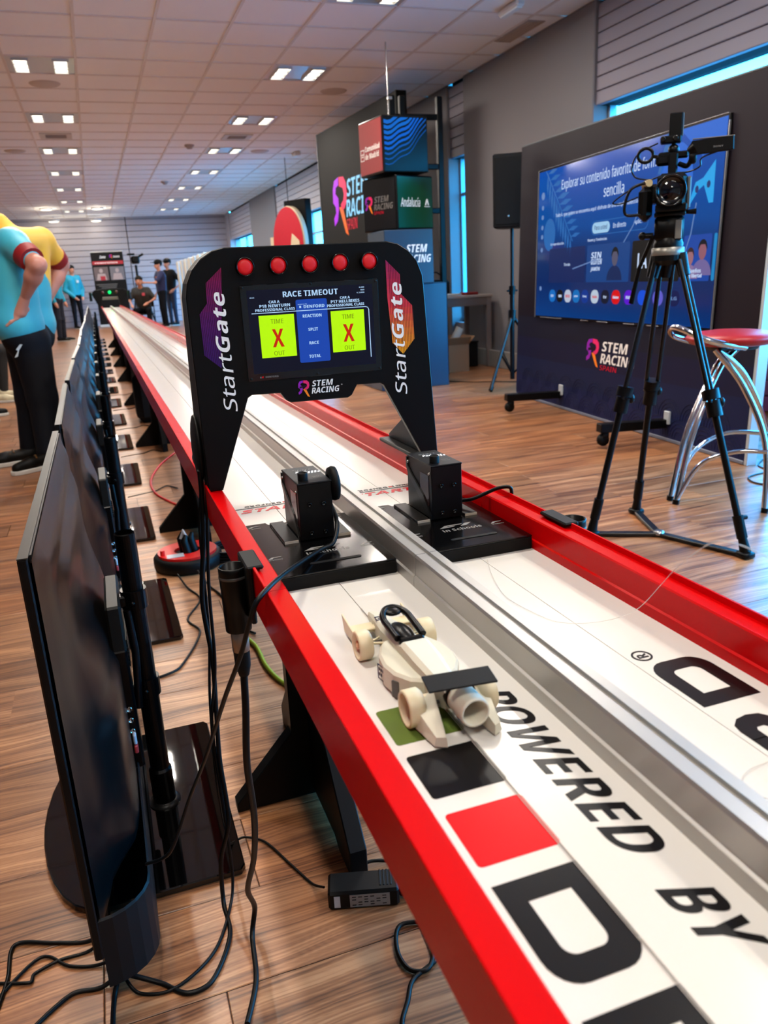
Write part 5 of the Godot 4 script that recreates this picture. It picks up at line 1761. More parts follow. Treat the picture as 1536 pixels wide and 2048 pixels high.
	part("strap", tb(spline([V(-0.10, 0.16, 0), V(-0.02, 0.25, 0), V(0.10, 0.16, 0)]), 0.008, 6), mats["bag black"], bag)
	var kraft := mat("cardboard", Color(0.50, 0.36, 0.24), 0.75)
	var bo := thing("cardboard_box", "open brown cardboard box on the floor under the side table", "box", V(3.42, 0, -7.70))
	s = Shape.new()
	for q in [[V(0, 0.14, 0.15), V(0.36, 0.28, 0.006)], [V(0, 0.14, -0.15), V(0.36, 0.28, 0.006)], [V(0.18, 0.14, 0), V(0.006, 0.28, 0.30)], [V(-0.18, 0.14, 0), V(0.006, 0.28, 0.30)], [V(0, 0.004, 0), V(0.36, 0.006, 0.30)]]:
		s.box(q[0], q[1])
	part("body", s, kraft, bo)
	for q in [[V(0, 0.315, 0.185), 0.75], [V(0, 0.315, -0.185), -0.75]]:
		var f := part("flap", bx(Vector3.ZERO, V(0.36, 0.11, 0.005)), kraft, bo, q[0])
		f.rotation.x = q[1]
	var fl := part("flap", bx(Vector3.ZERO, V(0.005, 0.11, 0.30)), kraft, bo, V(0.215, 0.315, 0))
	fl.rotation.z = -0.75
	one("paper_roll", tb([V(3.36, 0.06, -7.72), V(3.56, 0.44, -7.66)], 0.042, 18), mats["paper"], "thick white paper roll sticking out of the cardboard box", "roll")
	var bin := thing("storage_crate", "dark crate on the floor beside the cardboard box under the table", "crate", V(3.74, 0, -7.98))
	part("body", bx(V(0, 0.13, 0), V(0.24, 0.26, 0.26), 0.012), mat("crate dark", Color(0.03, 0.028, 0.03), 0.6), bin)
	part("lid", bx(V(0, 0.265, 0), V(0.25, 0.02, 0.27), 0.005), mat("crate lid", Color(0.06, 0.055, 0.055), 0.5), bin)
	# loudspeaker on its tripod stand
	var st := thing("speaker_stand", "black tripod loudspeaker stand left of the dark panel", "stand", V(3.42, 0, -6.28))
	part("pole", tb([V(0, 0.06, 0), V(0, 0.84, 0)], 0.020, 12), mat("stand blue black", Color(0.035, 0.045, 0.06), 0.3, 0.4), st)
	part("pole", tb([V(0, 0.80, 0), V(0, 1.36, 0)], 0.015, 12), mats["stand blue black"], st)
	s = Shape.new()
	s.tube([V(0, 0.79, 0), V(0, 0.86, 0)], 0.028, 12)
	s.tube([V(-0.05, 0.82, 0), V(0.05, 0.82, 0)], 0.008, 8)
	part("collar", s, blk, st)
	part("hub", tb([V(0, 0.57, 0), V(0, 0.66, 0)], 0.034, 12), mats["stand blue black"], st)
	for q in [V(-0.345, 0.015, 0.245), V(0.30, 0.015, 0.20), V(0.02, 0.015, -0.40)]:
		var l := Node3D.new()
		l.name = "leg"
		st.add_child(l, true)
		part("tube", tb([V(0, 0.62, 0), q], 0.014, 10), mats["stand blue black"], l)
		part("brace", tb([V(0, 0.10, 0), V(q.x * 0.52, 0.30, q.z * 0.52)], 0.008, 8), blk, l)
		part("foot", tb([q, q * 0.93 + V(0, 0.03, 0)], 0.018, 10), blk, l)
	var sp := thing("loudspeaker", "black loudspeaker box raised on the tripod stand beside the grey pillar", "loudspeaker", V(3.42, 1.33, -6.28), "", deg_to_rad(-32))
	var cab := P2([-0.145, 0.15, 0.145, 0.15, 0.145, -0.06, 0.085, -0.16, -0.085, -0.16, -0.145, -0.06])
	s = Shape.new()
	s.xf = Transform3D(Basis(V(1, 0, 0), V(0, 0, 1), V(0, -1, 0)), Vector3.ZERO)
	s.plate(cab, -0.57, 0.0, 0.012)
	part("cabinet", s, mat("speaker black", Color(0.035, 0.04, 0.048), 0.45), sp)
	part("grille", bx(V(0, 0.285, 0.152), V(0.262, 0.52, 0.008), 0.004), mat("speaker grille", Color(0.012, 0.012, 0.014), 0.6), sp)
	part("badge", bx(V(-0.02, 0.09, 0.157), V(0.014, 0.014, 0.003), 0.001), mats["bright steel"], sp)
	part("handle", bx(V(0.147, 0.33, 0.02), V(0.008, 0.03, 0.12), 0.003), blk, sp)

# ---------------------------------------------------------------- far end of the hall
func build_far_end():
	var blk := mat("tripod black", Color(0.014, 0.014, 0.016), 0.35)
	var f := thing("finish_gate", "black finish gate with one green light at the far end of the track", "finish gate", V(0.294, 0, -15.7))
	var o := []
	arc(o, 0.22, 0.93, 0.09, 0.09, 0, 90, 5)
	arc(o, -0.22, 0.93, 0.09, 0.09, 90, 180, 5)
	var poly := PackedVector2Array([Vector2(0.20, 0.7215), Vector2(0.22, 0.7215)])
	for p in o:
		poly.append(p)
	poly.append_array(P2([-0.22, 0.7215, -0.17, 0.7215, -0.13, 0.90, 0.13, 0.90, 0.155, 0.7225, 0.20, 0.7225]))
	var s := Shape.new()
	s.plate(poly, -0.05, 0.0, 0.003)
	part("front_panel", s, blk, f)
	for x in [-0.12, 0.0, 0.12]:
		s = Shape.new()
		s.xf = Transform3D(Basis(Vector3.RIGHT, PI / 2), V(x, 0.965, 0.0))
		s.lathe([Vector2(0.026, 0), Vector2(0.026, 0.01), Vector2(0, 0.016)], 16)
		part("lamp", s, glow("green lamp", Color(0.02, 1.0, 0.45), 2.0) if x == 0.0 else mat("dull red lens", Color(0.30, 0.01, 0.03), 0.3), f)
	for sd in [-1, 1]:
		part("side_box", bx(V(sd * 0.335, 0.90, -0.03), V(0.05, 0.16, 0.10), 0.01), blk, f)
	var gl := OmniLight3D.new()
	gl.name = "green_light"
	gl.light_color = Color(0.02, 1.0, 0.45); gl.light_energy = 0.02; gl.omni_range = 40; gl.light_size = 0.02
	gl.shadow_enabled = true
	gl.position = V(0, 0.965, 0.05)
	f.add_child(gl)
	part("cross_bar", bx(V(0, 0.86, -0.10), V(0.30, 0.05, 0.04), 0.006), mat("bar pale", Color(0.55, 0.53, 0.48), 0.5), f)
	# roll-up banner
	var b := thing("roll_up_banner", "tall black roll-up banner with a red stripe and two photographs", "banner", V(0.52, 0, -24.3))
	part("sheet", bx(V(0, 1.03, 0), V(0.86, 1.98, 0.006)), mat("banner black", Color(0.035, 0.03, 0.035), 0.5), b)
	part("top_rail", bx(V(0, 2.03, 0), V(0.87, 0.025, 0.025), 0.004), mat("bright steel", Color(0.75, 0.75, 0.74), 0.2, 0.9), b)
	part("base", bx(V(0, 0.035, 0), V(0.90, 0.07, 0.20), 0.01), mat("pale frame", Color(0.74, 0.78, 0.80), 0.35, 0.3), b)
	part("stripe", bx(V(0.0, 1.74, 0.005), V(0.82, 0.09, 0.004)), mat("banner red", Color(0.62, 0.07, 0.13), 0.5), b)
	lettering(b, mat("white vinyl", Color(0.96, 0.95, 0.93), 0.4), "Zarco", Transform3D(Basis(), V(-0.20, 1.86, 0.004)), 0.17, 0.07, true, 0.3)
	mark(b, Transform3D(Basis(), V(0.06, 1.85, 0.004)), 0.08, 0.10)
	lettering(b, mats["white vinyl"], "STEM RACING", Transform3D(Basis(), V(0.16, 1.87, 0.004)), 0.18, 0.045, true, 0.2)
	lettering(b, mats["white vinyl"], "COMPETITION", Transform3D(Basis(), V(-0.34, 1.72, 0.0075)), 0.60, 0.035, true)
	for q in [[-0.21, Color(0.36, 0.30, 0.30)], [0.22, Color(0.40, 0.38, 0.40)]]:
		part("photograph", bx(V(q[0], 1.45, 0.005), V(0.38, 0.36, 0.004)), mat("photo tone %s" % q[1].to_html(), q[1], 0.5), b)
		s = Shape.new()
		s.xf = Transform3D(Basis(), V(q[0], 1.45, 0.0075))
		s.plate(disc(0.0, 0.08, 0.05, 0.06, 14), 0, 0.002)
		s.plate(P2([-0.14, -0.17, 0.14, -0.17, 0.10, 0.0, -0.10, 0.0]), 0, 0.002)
		part("photograph_figure", s, mat("photo pale", Color(0.62, 0.55, 0.54), 0.5), b)
	part("photograph_accent", bx(V(-0.18, 1.33, 0.0105), V(0.13, 0.11, 0.002)), mats["banner red"], b)
	s = Shape.new()
	for k in 7:
		s.box(V(-0.10 + 0.02 * (k % 3), 1.16 - 0.045 * k, 0.005), V(0.56 - 0.08 * (k % 3), 0.014, 0.003))
	part("text_lines", s, mat("grey print", Color(0.45, 0.44, 0.43), 0.4), b)
	# distant camera tripod
	var t := thing("far_tripod", "small distant camera tripod standing by the far wall beside the banner", "tripod", V(1.22, 0, -23.4))
	for q in [V(-0.28, 0, 0.2), V(0.34, 0, 0.15), V(0.0, 0, -0.32)]:
		part("leg", tb([V(0, 1.42, 0), q], 0.022, 8), blk, t)
	part("column", tb([V(0, 1.30, 0), V(0, 1.62, 0)], 0.035, 10), blk, t)
	s = Shape.new()
	s.box(V(0, 1.75, 0), V(0.22, 0.20, 0.30), 0.03)
	s.tube([V(0, 1.77, 0.14), V(0, 1.77, 0.30)], 0.06, 12)
	s.box(V(-0.10, 1.90, 0), V(0.20, 0.05, 0.12), 0.01)
	s.tube([V(0.08, 1.82, 0), V(0.22, 1.90, 0.05)], 0.03, 8)
	one("far_camera", s, blk, "dark video camera on the distant tripod by the far wall", "camera").position = V(1.22, 0, -23.4)
	# zigzag screen of white boards
	var w := thing("folding_screen", "row of white upright boards folded in a zigzag, behind the start gate", "screen", V(2.2, 0, 0))
	var wm := mat("white board", Color(0.82, 0.80, 0.75), 0.6)
	for k in 14:
		var p := part("board", bx(Vector3.ZERO, V(0.035, 1.60, 0.50), 0.012), wm, w, V(0.06 * (k % 2), 0.80, -16.1 - 0.42 * k))
		p.rotation.y = 0.5 if k % 2 else -0.5
	# round sign
	var r := thing("round_sign", "large round pink and cream logo sign near the windows", "sign", V(3.30, 1.62, -14.0), "", deg_to_rad(-62))
	s = Shape.new()
	s.plate(disc(0, 0, 0.40, 0.60, 40), -0.12, 0.0, 0.02)
	part("disc", s, mat("cream side", Color(0.80, 0.74, 0.62), 0.5), r)
	s = Shape.new()
	s.plate(disc(0, 0, 0.385, 0.585, 40), 0.0, 0.008, 0.003)
	part("face", s, mat("pink face", Color(0.72, 0.09, 0.17), 0.45), r)
	s = Shape.new()
	s.plate(P2([-0.20, -0.5, -0.05, -0.5, 0.12, 0.15, 0.30, 0.02, 0.30, -0.1, 0.16, -0.08, 0.10, -0.4, 0.22, -0.5, 0.0, -0.55]), 0.008, 0.02, 0.004)
	part("figure", s, mats["cream side"], r)
	part("stand", bx(V(0.05, -0.45, -0.22), V(0.55, 2.3, 0.14), 0.01), mat("led black", Color(0.014, 0.013, 0.015), 0.7), r)
	s = Shape.new()
	s.tube([V(-0.43, -0.55, -0.02), V(-0.42, 0.12, -0.02)], 0.05, 10)
	part("post", s, mats["cream side"], r)
	part("hanging_wire", tb([V(0, 0.6, -0.06), V(0, 1.36, -0.06)], 0.006, 6), blk, r)
	# round lamps near the far wall
	for q in [[-0.78, CEIL, -22.2, "left round lamp in the far ceiling"], [0.42, CEIL, -22.3, "right round lamp in the far ceiling"], [-0.72, 2.90, -24.6, "left round lamp hanging close to the far wall"], [0.38, 2.89, -24.6, "right round lamp hanging close to the far wall"]]:
		var l := thing("round_lamp", "bright " + q[3], "lamp", V(q[0], q[1], q[2]), "round lamps at the far wall")
		s = Shape.new()
		s.lathe([Vector2(0, -0.03), Vector2(0.14, -0.03), Vector2(0.16, 0.0), Vector2(0.16, 0.02), Vector2(0, 0.02)], 24)
		part("rim", s, mat("white plastic", Color(0.85, 0.86, 0.87), 0.4), l)
		s = Shape.new()
		s.lathe([Vector2(0, -0.045), Vector2(0.10, -0.042), Vector2(0.135, -0.030)], 24)
		part("lamp_glass", s, glow("round lamp glass", Color(1.0, 0.97, 0.88), 3.0), l)
		if q[1] < CEIL:
			part("rod", tb([V(0, 0.02, 0), V(0, CEIL - q[1], 0)], 0.01, 6), mats["white plastic"], l)
		var om := OmniLight3D.new()
		om.name = "lamp_light"
		om.light_color = Color(1.0, 0.95, 0.85); om.light_energy = 0.25; om.omni_range = 40; om.light_size = 0.1
		om.shadow_enabled = true
		om.position = V(0, -0.16, 0)
		l.add_child(om)

# ---------------------------------------------------------------- people
func shoe(at: Vector3, dir: Vector3, m: Material, sole: Material, parent: Node, L := 0.27):
	var d := (dir * V(1, 0, 1)).normalized()
	var s := Shape.new()
	s.xf = Transform3D(Basis(d, Vector3.UP, d.cross(Vector3.UP)), at)
	var bn := [[V(-0.07, 0.075, 0), V(-0.05, 0.055, 0), 0.042, 0.045], [V(-0.06, 0.045, 0), V(0.08, 0.040, 0), 0.042, 0.036], [V(0.08, 0.038, 0), V(0.155, 0.033, -0.005), 0.038, 0.030]]
	var k := L / 0.27
	for b in bn:
		b[0] = s.xf * (b[0] * k); b[1] = s.xf * (b[1] * k); b[2] *= k; b[3] *= k
	var up := part("shoe", body(bn, 0.012, 0.02), m, parent)
	var so := Shape.new()
	so.xf = s.xf * Transform3D(Basis(Vector3.RIGHT, -PI / 2), Vector3.ZERO)
	var o := []
	arc(o, -0.075 * k, 0, 0.045 * k, 0.040 * k, 90, 270, 6)
	arc(o, 0.135 * k, 0, 0.055 * k, 0.043 * k, -90, 90, 6)
	so.plate(PackedVector2Array(o), 0.0, 0.024 * k, 0.004)
	part("sole", so, sole, up)

func person(label: String, at: Vector3, yaw: float, H: float, look: Dictionary) -> Node3D:
	var t := thing("person", label, "person", at, "", yaw)
	var sit: bool = look.get("sit", false)
	var cell := 0.020
	var hip := 0.52 * H if not sit else 0.47
	var sh := hip + 0.30 * H
	var lean: float = look.get("lean", 0.0)
	var skin := mat("skin", Color(0.72, 0.49, 0.40), 0.55)
	var legs := []
	var feet := []
	for sd in [-1, 1]:
		var hp := V(sd * 0.085, hip, 0)
		var kn: Vector3
		var an: Vector3
		if sit:
			kn = V(sd * 0.16, hip + 0.01, 0.40); an = V(sd * 0.15, 0.09, 0.36)
		else:
			kn = V(sd * 0.10, 0.285 * H, 0.015); an = V(sd * 0.11, 0.07, 0.0)
		legs.append([hp, kn, 0.088, 0.062]); legs.append([kn, an, 0.060, 0.047])
		feet.append(an)
	legs.append([V(-0.06, hip + 0.03, 0), V(0.06, hip + 0.03, 0), 0.11, 0.11])
	var top := V(0, sh, lean)
	var torso := [[V(-0.05, hip + 0.05, 0), top + V(-0.10, -0.10, 0), 0.105, 0.115], [V(0.05, hip + 0.05, 0), top + V(0.10, -0.10, 0), 0.105, 0.115], [top + V(-0.15, -0.02, 0), top + V(0.15, -0.02, 0), 0.070, 0.070]]
	var arms := []
	var hands: Array = look.get("hands", [V(-0.24, hip - 0.02, 0.06), V(0.24, hip - 0.02, 0.06)])
	var elbows: Array = look.get("elbows", [V(-0.25, hip + 0.15 * H, -0.03), V(0.25, hip + 0.15 * H, -0.03)])
	for k in 2:
		var sdd := -1 if k == 0 else 1
		var s0 := top + V(sdd * 0.175, -0.03, 0)
		arms.append([s0, elbows[k], 0.052, 0.042]); arms.append([elbows[k], hands[k], 0.040, 0.029])
	var head := top + V(0, 0.115 * H, lean * 0.5 + 0.02)
	var sk := []
	for b in torso + arms + legs:
		sk.append([b[0], b[1], b[2] - 0.014, b[3] - 0.010])
	sk.append([top, head + V(0, -0.06, -0.01), 0.055, 0.050])
	sk.append([head + V(0, 0.045, -0.01), head + V(0, -0.045, 0.02), 0.088, 0.062])
	sk.append([head + V(0, -0.005, 0.085), head + V(0, -0.022, 0.098), 0.014, 0.016])
	for sd in [-1, 1]:
		sk.append([head + V(sd * 0.085, 0.01, -0.01), head + V(sd * 0.088, -0.02, -0.01), 0.016, 0.012])
	for k in 2:
		var dir: Vector3 = (hands[k] - elbows[k]).normalized()
		sk.append([hands[k], hands[k] + dir * 0.07, 0.034, 0.030])
		for j in 4:
			sk.append([hands[k] + dir * 0.06 + V(0.012 * (j - 1.5), 0, 0), hands[k] + dir * (0.13 - 0.008 * absf(j - 1.4)) + V(0.013 * (j - 1.5), 0, 0.012), 0.011, 0.009])
		sk.append([hands[k] + dir * 0.02, hands[k] + dir * 0.07 + V(0, 0, 0.035), 0.013, 0.010])
	part("body", body(sk, cell * 0.9, 0.025), skin, t)
	var cl := []
	for b in torso:
		cl.append([b[0], b[1], b[2] + 0.008, b[3] + 0.008])
	for k in 2:
		cl.append([arms[k * 2][0], arms[k * 2][1] if look.get("long", false) else (arms[k * 2][0] as Vector3).lerp(arms[k * 2][1], 0.72), 0.064, 0.056])
		if look.get("long", false):
			cl.append([arms[k * 2 + 1][0], arms[k * 2 + 1][1], 0.053, 0.042])
	part("jacket" if look.get("long", false) else "shirt", body(cl, cell, 0.03), look.top, t)
	part("trousers", body(legs, cell, 0.03), look.legs, t)
	for k in 2:
		shoe(V(feet[k].x, 0, feet[k].z + 0.04), V((feet[k].x) * 0.6, 0, 1), look.get("shoes", mat("shoe dark", Color(0.03, 0.03, 0.035), 0.6)), mat("sole white", Color(0.80, 0.79, 0.76), 0.6), t)
	var hr := Shape.new()
	hr.ball(head + V(0, 0.052, -0.022), V(0.096, 0.088, 0.100), 16, 10)
	part("hair", hr, mat("hair dark", Color(0.025, 0.018, 0.015), 0.6), t)
	var ey := Shape.new()
	for sd in [-1, 1]:
		ey.ball(head + V(sd * 0.034, 0.012, 0.074), V(0.012, 0.008, 0.008), 8, 6)
	part("eyes", ey, mat("eye dark", Color(0.03, 0.02, 0.02), 0.3), t)
	var mo := Shape.new()
	mo.ball(head + V(0, -0.052, 0.078), V(0.024, 0.006, 0.008), 8, 6)
	part("mouth", mo, mat("lips", Color(0.45, 0.20, 0.18), 0.5), t)
	if look.has("cap"):
		var cp := Shape.new()
		cp.ball(head + V(0, 0.068, -0.012), V(0.103, 0.085, 0.107), 16, 10)
		cp.ball(head + V(0, 0.072, 0.115), V(0.075, 0.010, 0.075), 14, 6)
		part("cap", cp, look.cap, t)
	if look.has("print"):
		part("chest_print", bx(top + V(0.07, -0.12, 0.128), V(0.07, 0.07, 0.012), 0.004), look.print, t)
	return t

func build_people():
	var teal := mat("teal jacket", Color(0.0, 0.55, 0.66), 0.6)
	var navy := mat("navy trousers", Color(0.022, 0.03, 0.065), 0.75)
	var black := mat("black cloth", Color(0.025, 0.024, 0.028), 0.8)
	var pale := mat("pale badge", Color(0.75, 0.80, 0.82), 0.6)
	person("standing man in a bright teal jacket by the far wall left of the banner", V(-0.47, 0, -24.3), 0.55, 1.70, {"top": teal, "legs": navy, "long": true, "hands": [V(-0.10, 0.86, 0.14), V(0.14, 0.86, 0.15)], "elbows": [V(-0.27, 1.06, -0.02), V(0.27, 1.06, -0.02)], "print": pale})
	person("person in a teal jacket half hidden behind the bent figure with hands on hips", V(-0.74, 0, -18.5), 1.2, 1.62, {"top": teal, "legs": mat("blue jeans", Color(0.04, 0.07, 0.15), 0.8), "long": true})
	person("seated man in a dark polo shirt leaning forward with forearms on his knees", V(1.20, 0, -21.5), -0.25, 1.70, {"top": mat("charcoal shirt", Color(0.16, 0.155, 0.15), 0.8), "legs": navy, "sit": true, "lean": 0.20, "hands": [V(-0.20, 0.60, 0.52), V(0.16, 0.64, 0.46)], "elbows": [V(-0.30, 0.72, 0.24), V(0.31, 0.74, 0.22)], "print": mat("pink badge", Color(0.70, 0.22, 0.28), 0.6)})
	var chair := thing("folding_chair", "dark chair under the seated man near the far end of the track", "chair", V(1.20, 0, -21.5), "", -0.25)
	part("seat", bx(V(0, 0.375, 0.05), V(0.42, 0.03, 0.42), 0.008), black, chair)
	part("backrest", bx(V(0, 0.68, -0.19), V(0.40, 0.28, 0.03), 0.01), black, chair)
	for q in [V(-0.19, 0, 0.24), V(0.19, 0, 0.24), V(-0.19, 0, -0.18), V(0.19, 0, -0.18)]:
		part("leg", tb([q, V(q.x, 0.37 if q.z > 0 else 0.68, q.z)], 0.012, 8), black, chair)
	person("man in a navy team shirt and dark cap with one arm stretched to the left", V(1.70, 0, -21.9), -1.35, 1.66, {"top": mat("navy shirt", Color(0.08, 0.10, 0.27), 0.75), "legs": mat("dark navy trousers", Color(0.025, 0.035, 0.075), 0.8), "cap": black, "hands": [V(-0.24, 0.80, 0.10), V(0.12, 1.14, 0.48)], "elbows": [V(-0.27, 1.02, -0.02), V(0.25, 1.12, 0.22)], "print": mat("orange badge", Color(0.70, 0.36, 0.16), 0.6)})
	person("man dressed in black with elbow out, standing behind the navy shirted man", V(1.98, 0, -22.5), -1.0, 1.70, {"top": black, "legs": mat("blue grey jeans", Color(0.09, 0.13, 0.22), 0.8), "cap": mat("hair dark", Color(0.025, 0.018, 0.015), 0.6), "hands": [V(-0.16, 0.92, 0.06), V(0.18, 0.92, 0.05)], "elbows": [V(-0.36, 1.10, -0.08), V(0.38, 1.10, -0.10)]})
	bent_person()
	for q in [[V(-1.13, 0, -8.75), 1.35, "person seated at the left edge, only pale trainers in view", mat("cream trainers", Color(0.78, 0.74, 0.62), 0.6)], [V(-1.20, 0, -7.45), 1.45, "person seated at the left edge with dark shoes, in front of the pale trainers", mat("shoe dark", Color(0.03, 0.03, 0.035), 0.6)]]:
		person(q[2], q[0] + V(-0.24, 0, 0), q[1], 1.65, {"top": black, "legs": mat("grey joggers", Color(0.12, 0.12, 0.13), 0.85), "sit": true, "shoes": q[3]})
		var st := thing("bench_stool", "low dark seat under the person with %s" % ("pale trainers" if q[0].z < -8.0 else "dark shoes at the left edge"), "stool", q[0] + V(-0.24, 0, 0), "", q[1])
		part("seat", bx(V(0, 0.35, 0), V(0.36, 0.05, 0.36), 0.01), black, st)
		for x in [-0.15, 0.15]:
			for z in [-0.15, 0.15]:
				part("leg", bx(V(x, 0.163, z), V(0.03, 0.326, 0.03), 0.003), black, st)

func bent_person():
	var t := thing("person", "person in a turquoise and yellow sports shirt bending forward, hands on hips", "person", Vector3.ZERO)
	var skin := mat("warm skin", Color(0.74, 0.49, 0.41), 0.5)
	var nsh := V(-0.395, 1.285, -5.14); var nel := V(-0.262, 1.155, -4.93); var nwr := V(-0.365, 0.985, -5.06); var nha := V(-0.405, 0.905, -5.09)
	var fsh := V(-0.255, 1.305, -5.47); var fel := V(-0.160, 1.168, -5.62); var fwr := V(-0.270, 0.965, -5.53); var fha := V(-0.33, 0.88, -5.50)
	var neck := V(-0.46, 1.40, -5.32); var head := V(-0.60, 1.47, -5.34)
	var arms := [[nsh, nel, 0.054, 0.045], [nel, nel.lerp(nwr, 0.35), 0.045, 0.046], [nel.lerp(nwr, 0.35), nwr, 0.046, 0.028], [fsh, fel, 0.054, 0.044], [fel, fel.lerp(fwr, 0.35), 0.044, 0.045], [fel.lerp(fwr, 0.35), fwr, 0.045, 0.028]]
	var chestn := V(-0.425, 1.21, -5.22); var chestf := V(-0.335, 1.225, -5.40)
	var hipn := V(-0.435, 0.84, -5.20); var hipf := V(-0.385, 0.84, -5.38)
	var torso := [[chestn, hipn, 0.125, 0.122], [chestf, hipf, 0.120, 0.118], [nsh, fsh, 0.075, 0.075], [V(-0.40, 1.28, -5.30), neck, 0.095, 0.055]]
	var anA := V(-0.50, 0.09, -5.28); var anB := V(-0.385, 0.09, -5.06)
	var legs := [[V(-0.43, 0.72, -5.33), V(-0.455, 0.40, -5.31), 0.115, 0.085], [V(-0.455, 0.40, -5.31), anA, 0.082, 0.062], [V(-0.39, 0.72, -5.20), V(-0.375, 0.40, -5.16), 0.115, 0.088], [V(-0.375, 0.40, -5.16), anB, 0.085, 0.068], [V(-0.42, 0.76, -5.20), V(-0.38, 0.76, -5.38), 0.125, 0.125]]
	var bones := arms.duplicate()
	for b in torso + legs:
		bones.append([b[0], b[1], b[2] - 0.022, b[3] - 0.018])
	bones.append([neck, head, 0.055, 0.052])
	bones.append([head + V(-0.02, 0.05, 0), head + V(-0.06, -0.04, 0), 0.092, 0.065])
	bones.append([head + V(-0.14, 0.02, 0), head + V(-0.155, -0.005, 0), 0.013, 0.015])
	for sd in [-1, 1]:
		bones.append([head + V(0, 0.02, sd * 0.09), head + V(0.0, -0.02, sd * 0.09), 0.018, 0.013])
	var bd := part("body", body(bones, 0.014, 0.025), skin, t)
	# hands: palm, four unequal bent fingers and a thumb, gripping the hips
	for h in [[nwr, nha, V(-0.10, -0.02, 0.02)], [fwr, fha, V(-0.09, -0.02, -0.02)]]:
		var w: Vector3 = h[0]; var p: Vector3 = h[1]; var f: Vector3 = h[2]
		var d := (p - w).normalized()
		var hb := [[w, p, 0.028, 0.034], [p, p + d * 0.02 + f * 0.15, 0.034, 0.030]]
		for j in 4:
			var o := V(0.0, 0.0, 0.0) + d.cross(f).normalized() * (j - 1.5) * 0.017
			var L: float = [0.030, 0.036, 0.034, 0.026][j]
			var k1 := p + d * 0.022 + f * 0.18 + o
			var k2 := k1 + f.normalized() * L + d * 0.012
			var k3 := k2 + f.normalized() * L * 0.7 + d * 0.02
			hb.append([k1, k2, 0.0100, 0.0090]); hb.append([k2, k3, 0.0090, 0.0075])
		hb.append([p - d * 0.02, p - d * 0.01 - f * 0.35, 0.012, 0.010])
		hb.append([p - d * 0.01 - f * 0.35, p + d * 0.03 - f * 0.42, 0.010, 0.008])
		part("hand", body(hb, 0.005, 0.010), skin, bd)
	var hr := Shape.new()
	hr.ball(head + V(0.0, 0.055, 0), V(0.105, 0.095, 0.10), 16, 10)
	part("hair", hr, mat("hair dark", Color(0.025, 0.018, 0.015), 0.6), t)
	var ey := Shape.new()
	for sd in [-1, 1]:
		ey.ball(head + V(-0.105, 0.03, sd * 0.035), V(0.010, 0.008, 0.012), 8, 6)
	part("eyes", ey, mat("eye dark", Color(0.03, 0.02, 0.02), 0.3), t)
	# shirt: turquoise with a yellow yoke that runs down the back
	var cl := []
	for b in torso:
		cl.append([b[0], b[1], b[2] + 0.006, b[3] + 0.010])
	cl.append([nsh, nsh.lerp(nel, 0.62), 0.078, 0.070]); cl.append([fsh, fsh.lerp(fel, 0.72), 0.076, 0.066])
	cl.append([hipn + V(-0.04, 0.02, 0.0), hipn + V(0.01, -0.015, 0.0), 0.125, 0.128]); cl.append([hipf + V(-0.03, 0.02, 0), hipf + V(0.02, -0.015, 0), 0.122, 0.128])
	var turq := Color(0.035, 0.36, 0.46); var yel := Color(0.80, 0.42, 0.025); var wht := Color(0.42, 0.72, 0.74)
	var ns := noise(4, 9.0)
	var paint := func(p: Vector3) -> Color:
		var q := (p.y - 1.25) * 1.0 + (-(p.z) - 5.20) * 1.25 + (p.x + 0.42) * 0.25 + ns.get_noise_3d(p.x, p.y * 2.0, p.z) * 0.02
		if q > 0.045 and p.y > 1.02:
			return yel
		if q > -0.01 and p.y > 1.13:
			return wht
		return turq
	part("shirt", body(cl, 0.012, 0.03, paint), mat("sports shirt", Color.WHITE, 0.6, 0.0, {"vertex_color_use_as_albedo": true, "rim_enabled": true, "rim": 0.3}), t)
	var red := mat("red cuff", Color(0.52, 0.03, 0.05), 0.6)
	for q in [[nsh, nel, 0.62, 0.074], [fsh, fel, 0.70, 0.070]]:
		var a: Vector3 = (q[0] as Vector3).lerp(q[1], q[2] - 0.06)
		var b: Vector3 = (q[0] as Vector3).lerp(q[1], q[2] + 0.17)
		part("cuff", tb([a, b], [q[3] + 0.002, q[3] - 0.004], 18), red, t)
	part("collar", tb([neck + V(0.01, -0.02, 0), neck + V(-0.03, 0.02, 0)], [0.066, 0.060], 18), red, t)
	part("trousers", body(legs, 0.013, 0.03), mat("navy trousers", Color(0.022, 0.03, 0.065), 0.75), t)
	var lg := Shape.new()
	lg.xf = frame(V(-0.475, 0.655, -5.062), V(0.9, 0.25, 0.30), V(-0.1, 1, 0))
	lg.plate(P2([0, 0, 0.02, 0, 0.035, 0.03, 0.065, 0.055, 0.05, 0.06, 0.02, 0.04, 0.03, 0.03]), 0, 0.004)
	part("emblem", lg, mat("pale badge", Color(0.75, 0.80, 0.82), 0.6), t)
	part("side_stripe", tb([V(-0.275, 0.36, -5.11), V(-0.300, 0.16, -5.00)], 0.006, 6), mat("grey stripe", Color(0.16, 0.17, 0.19), 0.6), t)
	var sd := mat("black gold shoe", Color(0.035, 0.030, 0.022), 0.5)
	var so := mat("sole white", Color(0.80, 0.79, 0.76), 0.6)
	shoe(anA * V(1, 0, 1) + V(-0.06, 0, 0.03), V(-1, 0, 0.25), sd, so, t, 0.30)
	shoe(anB * V(1, 0, 1) + V(-0.03, 0, 0.05), V(-0.8, 0, 0.55), sd, so, t, 0.30)
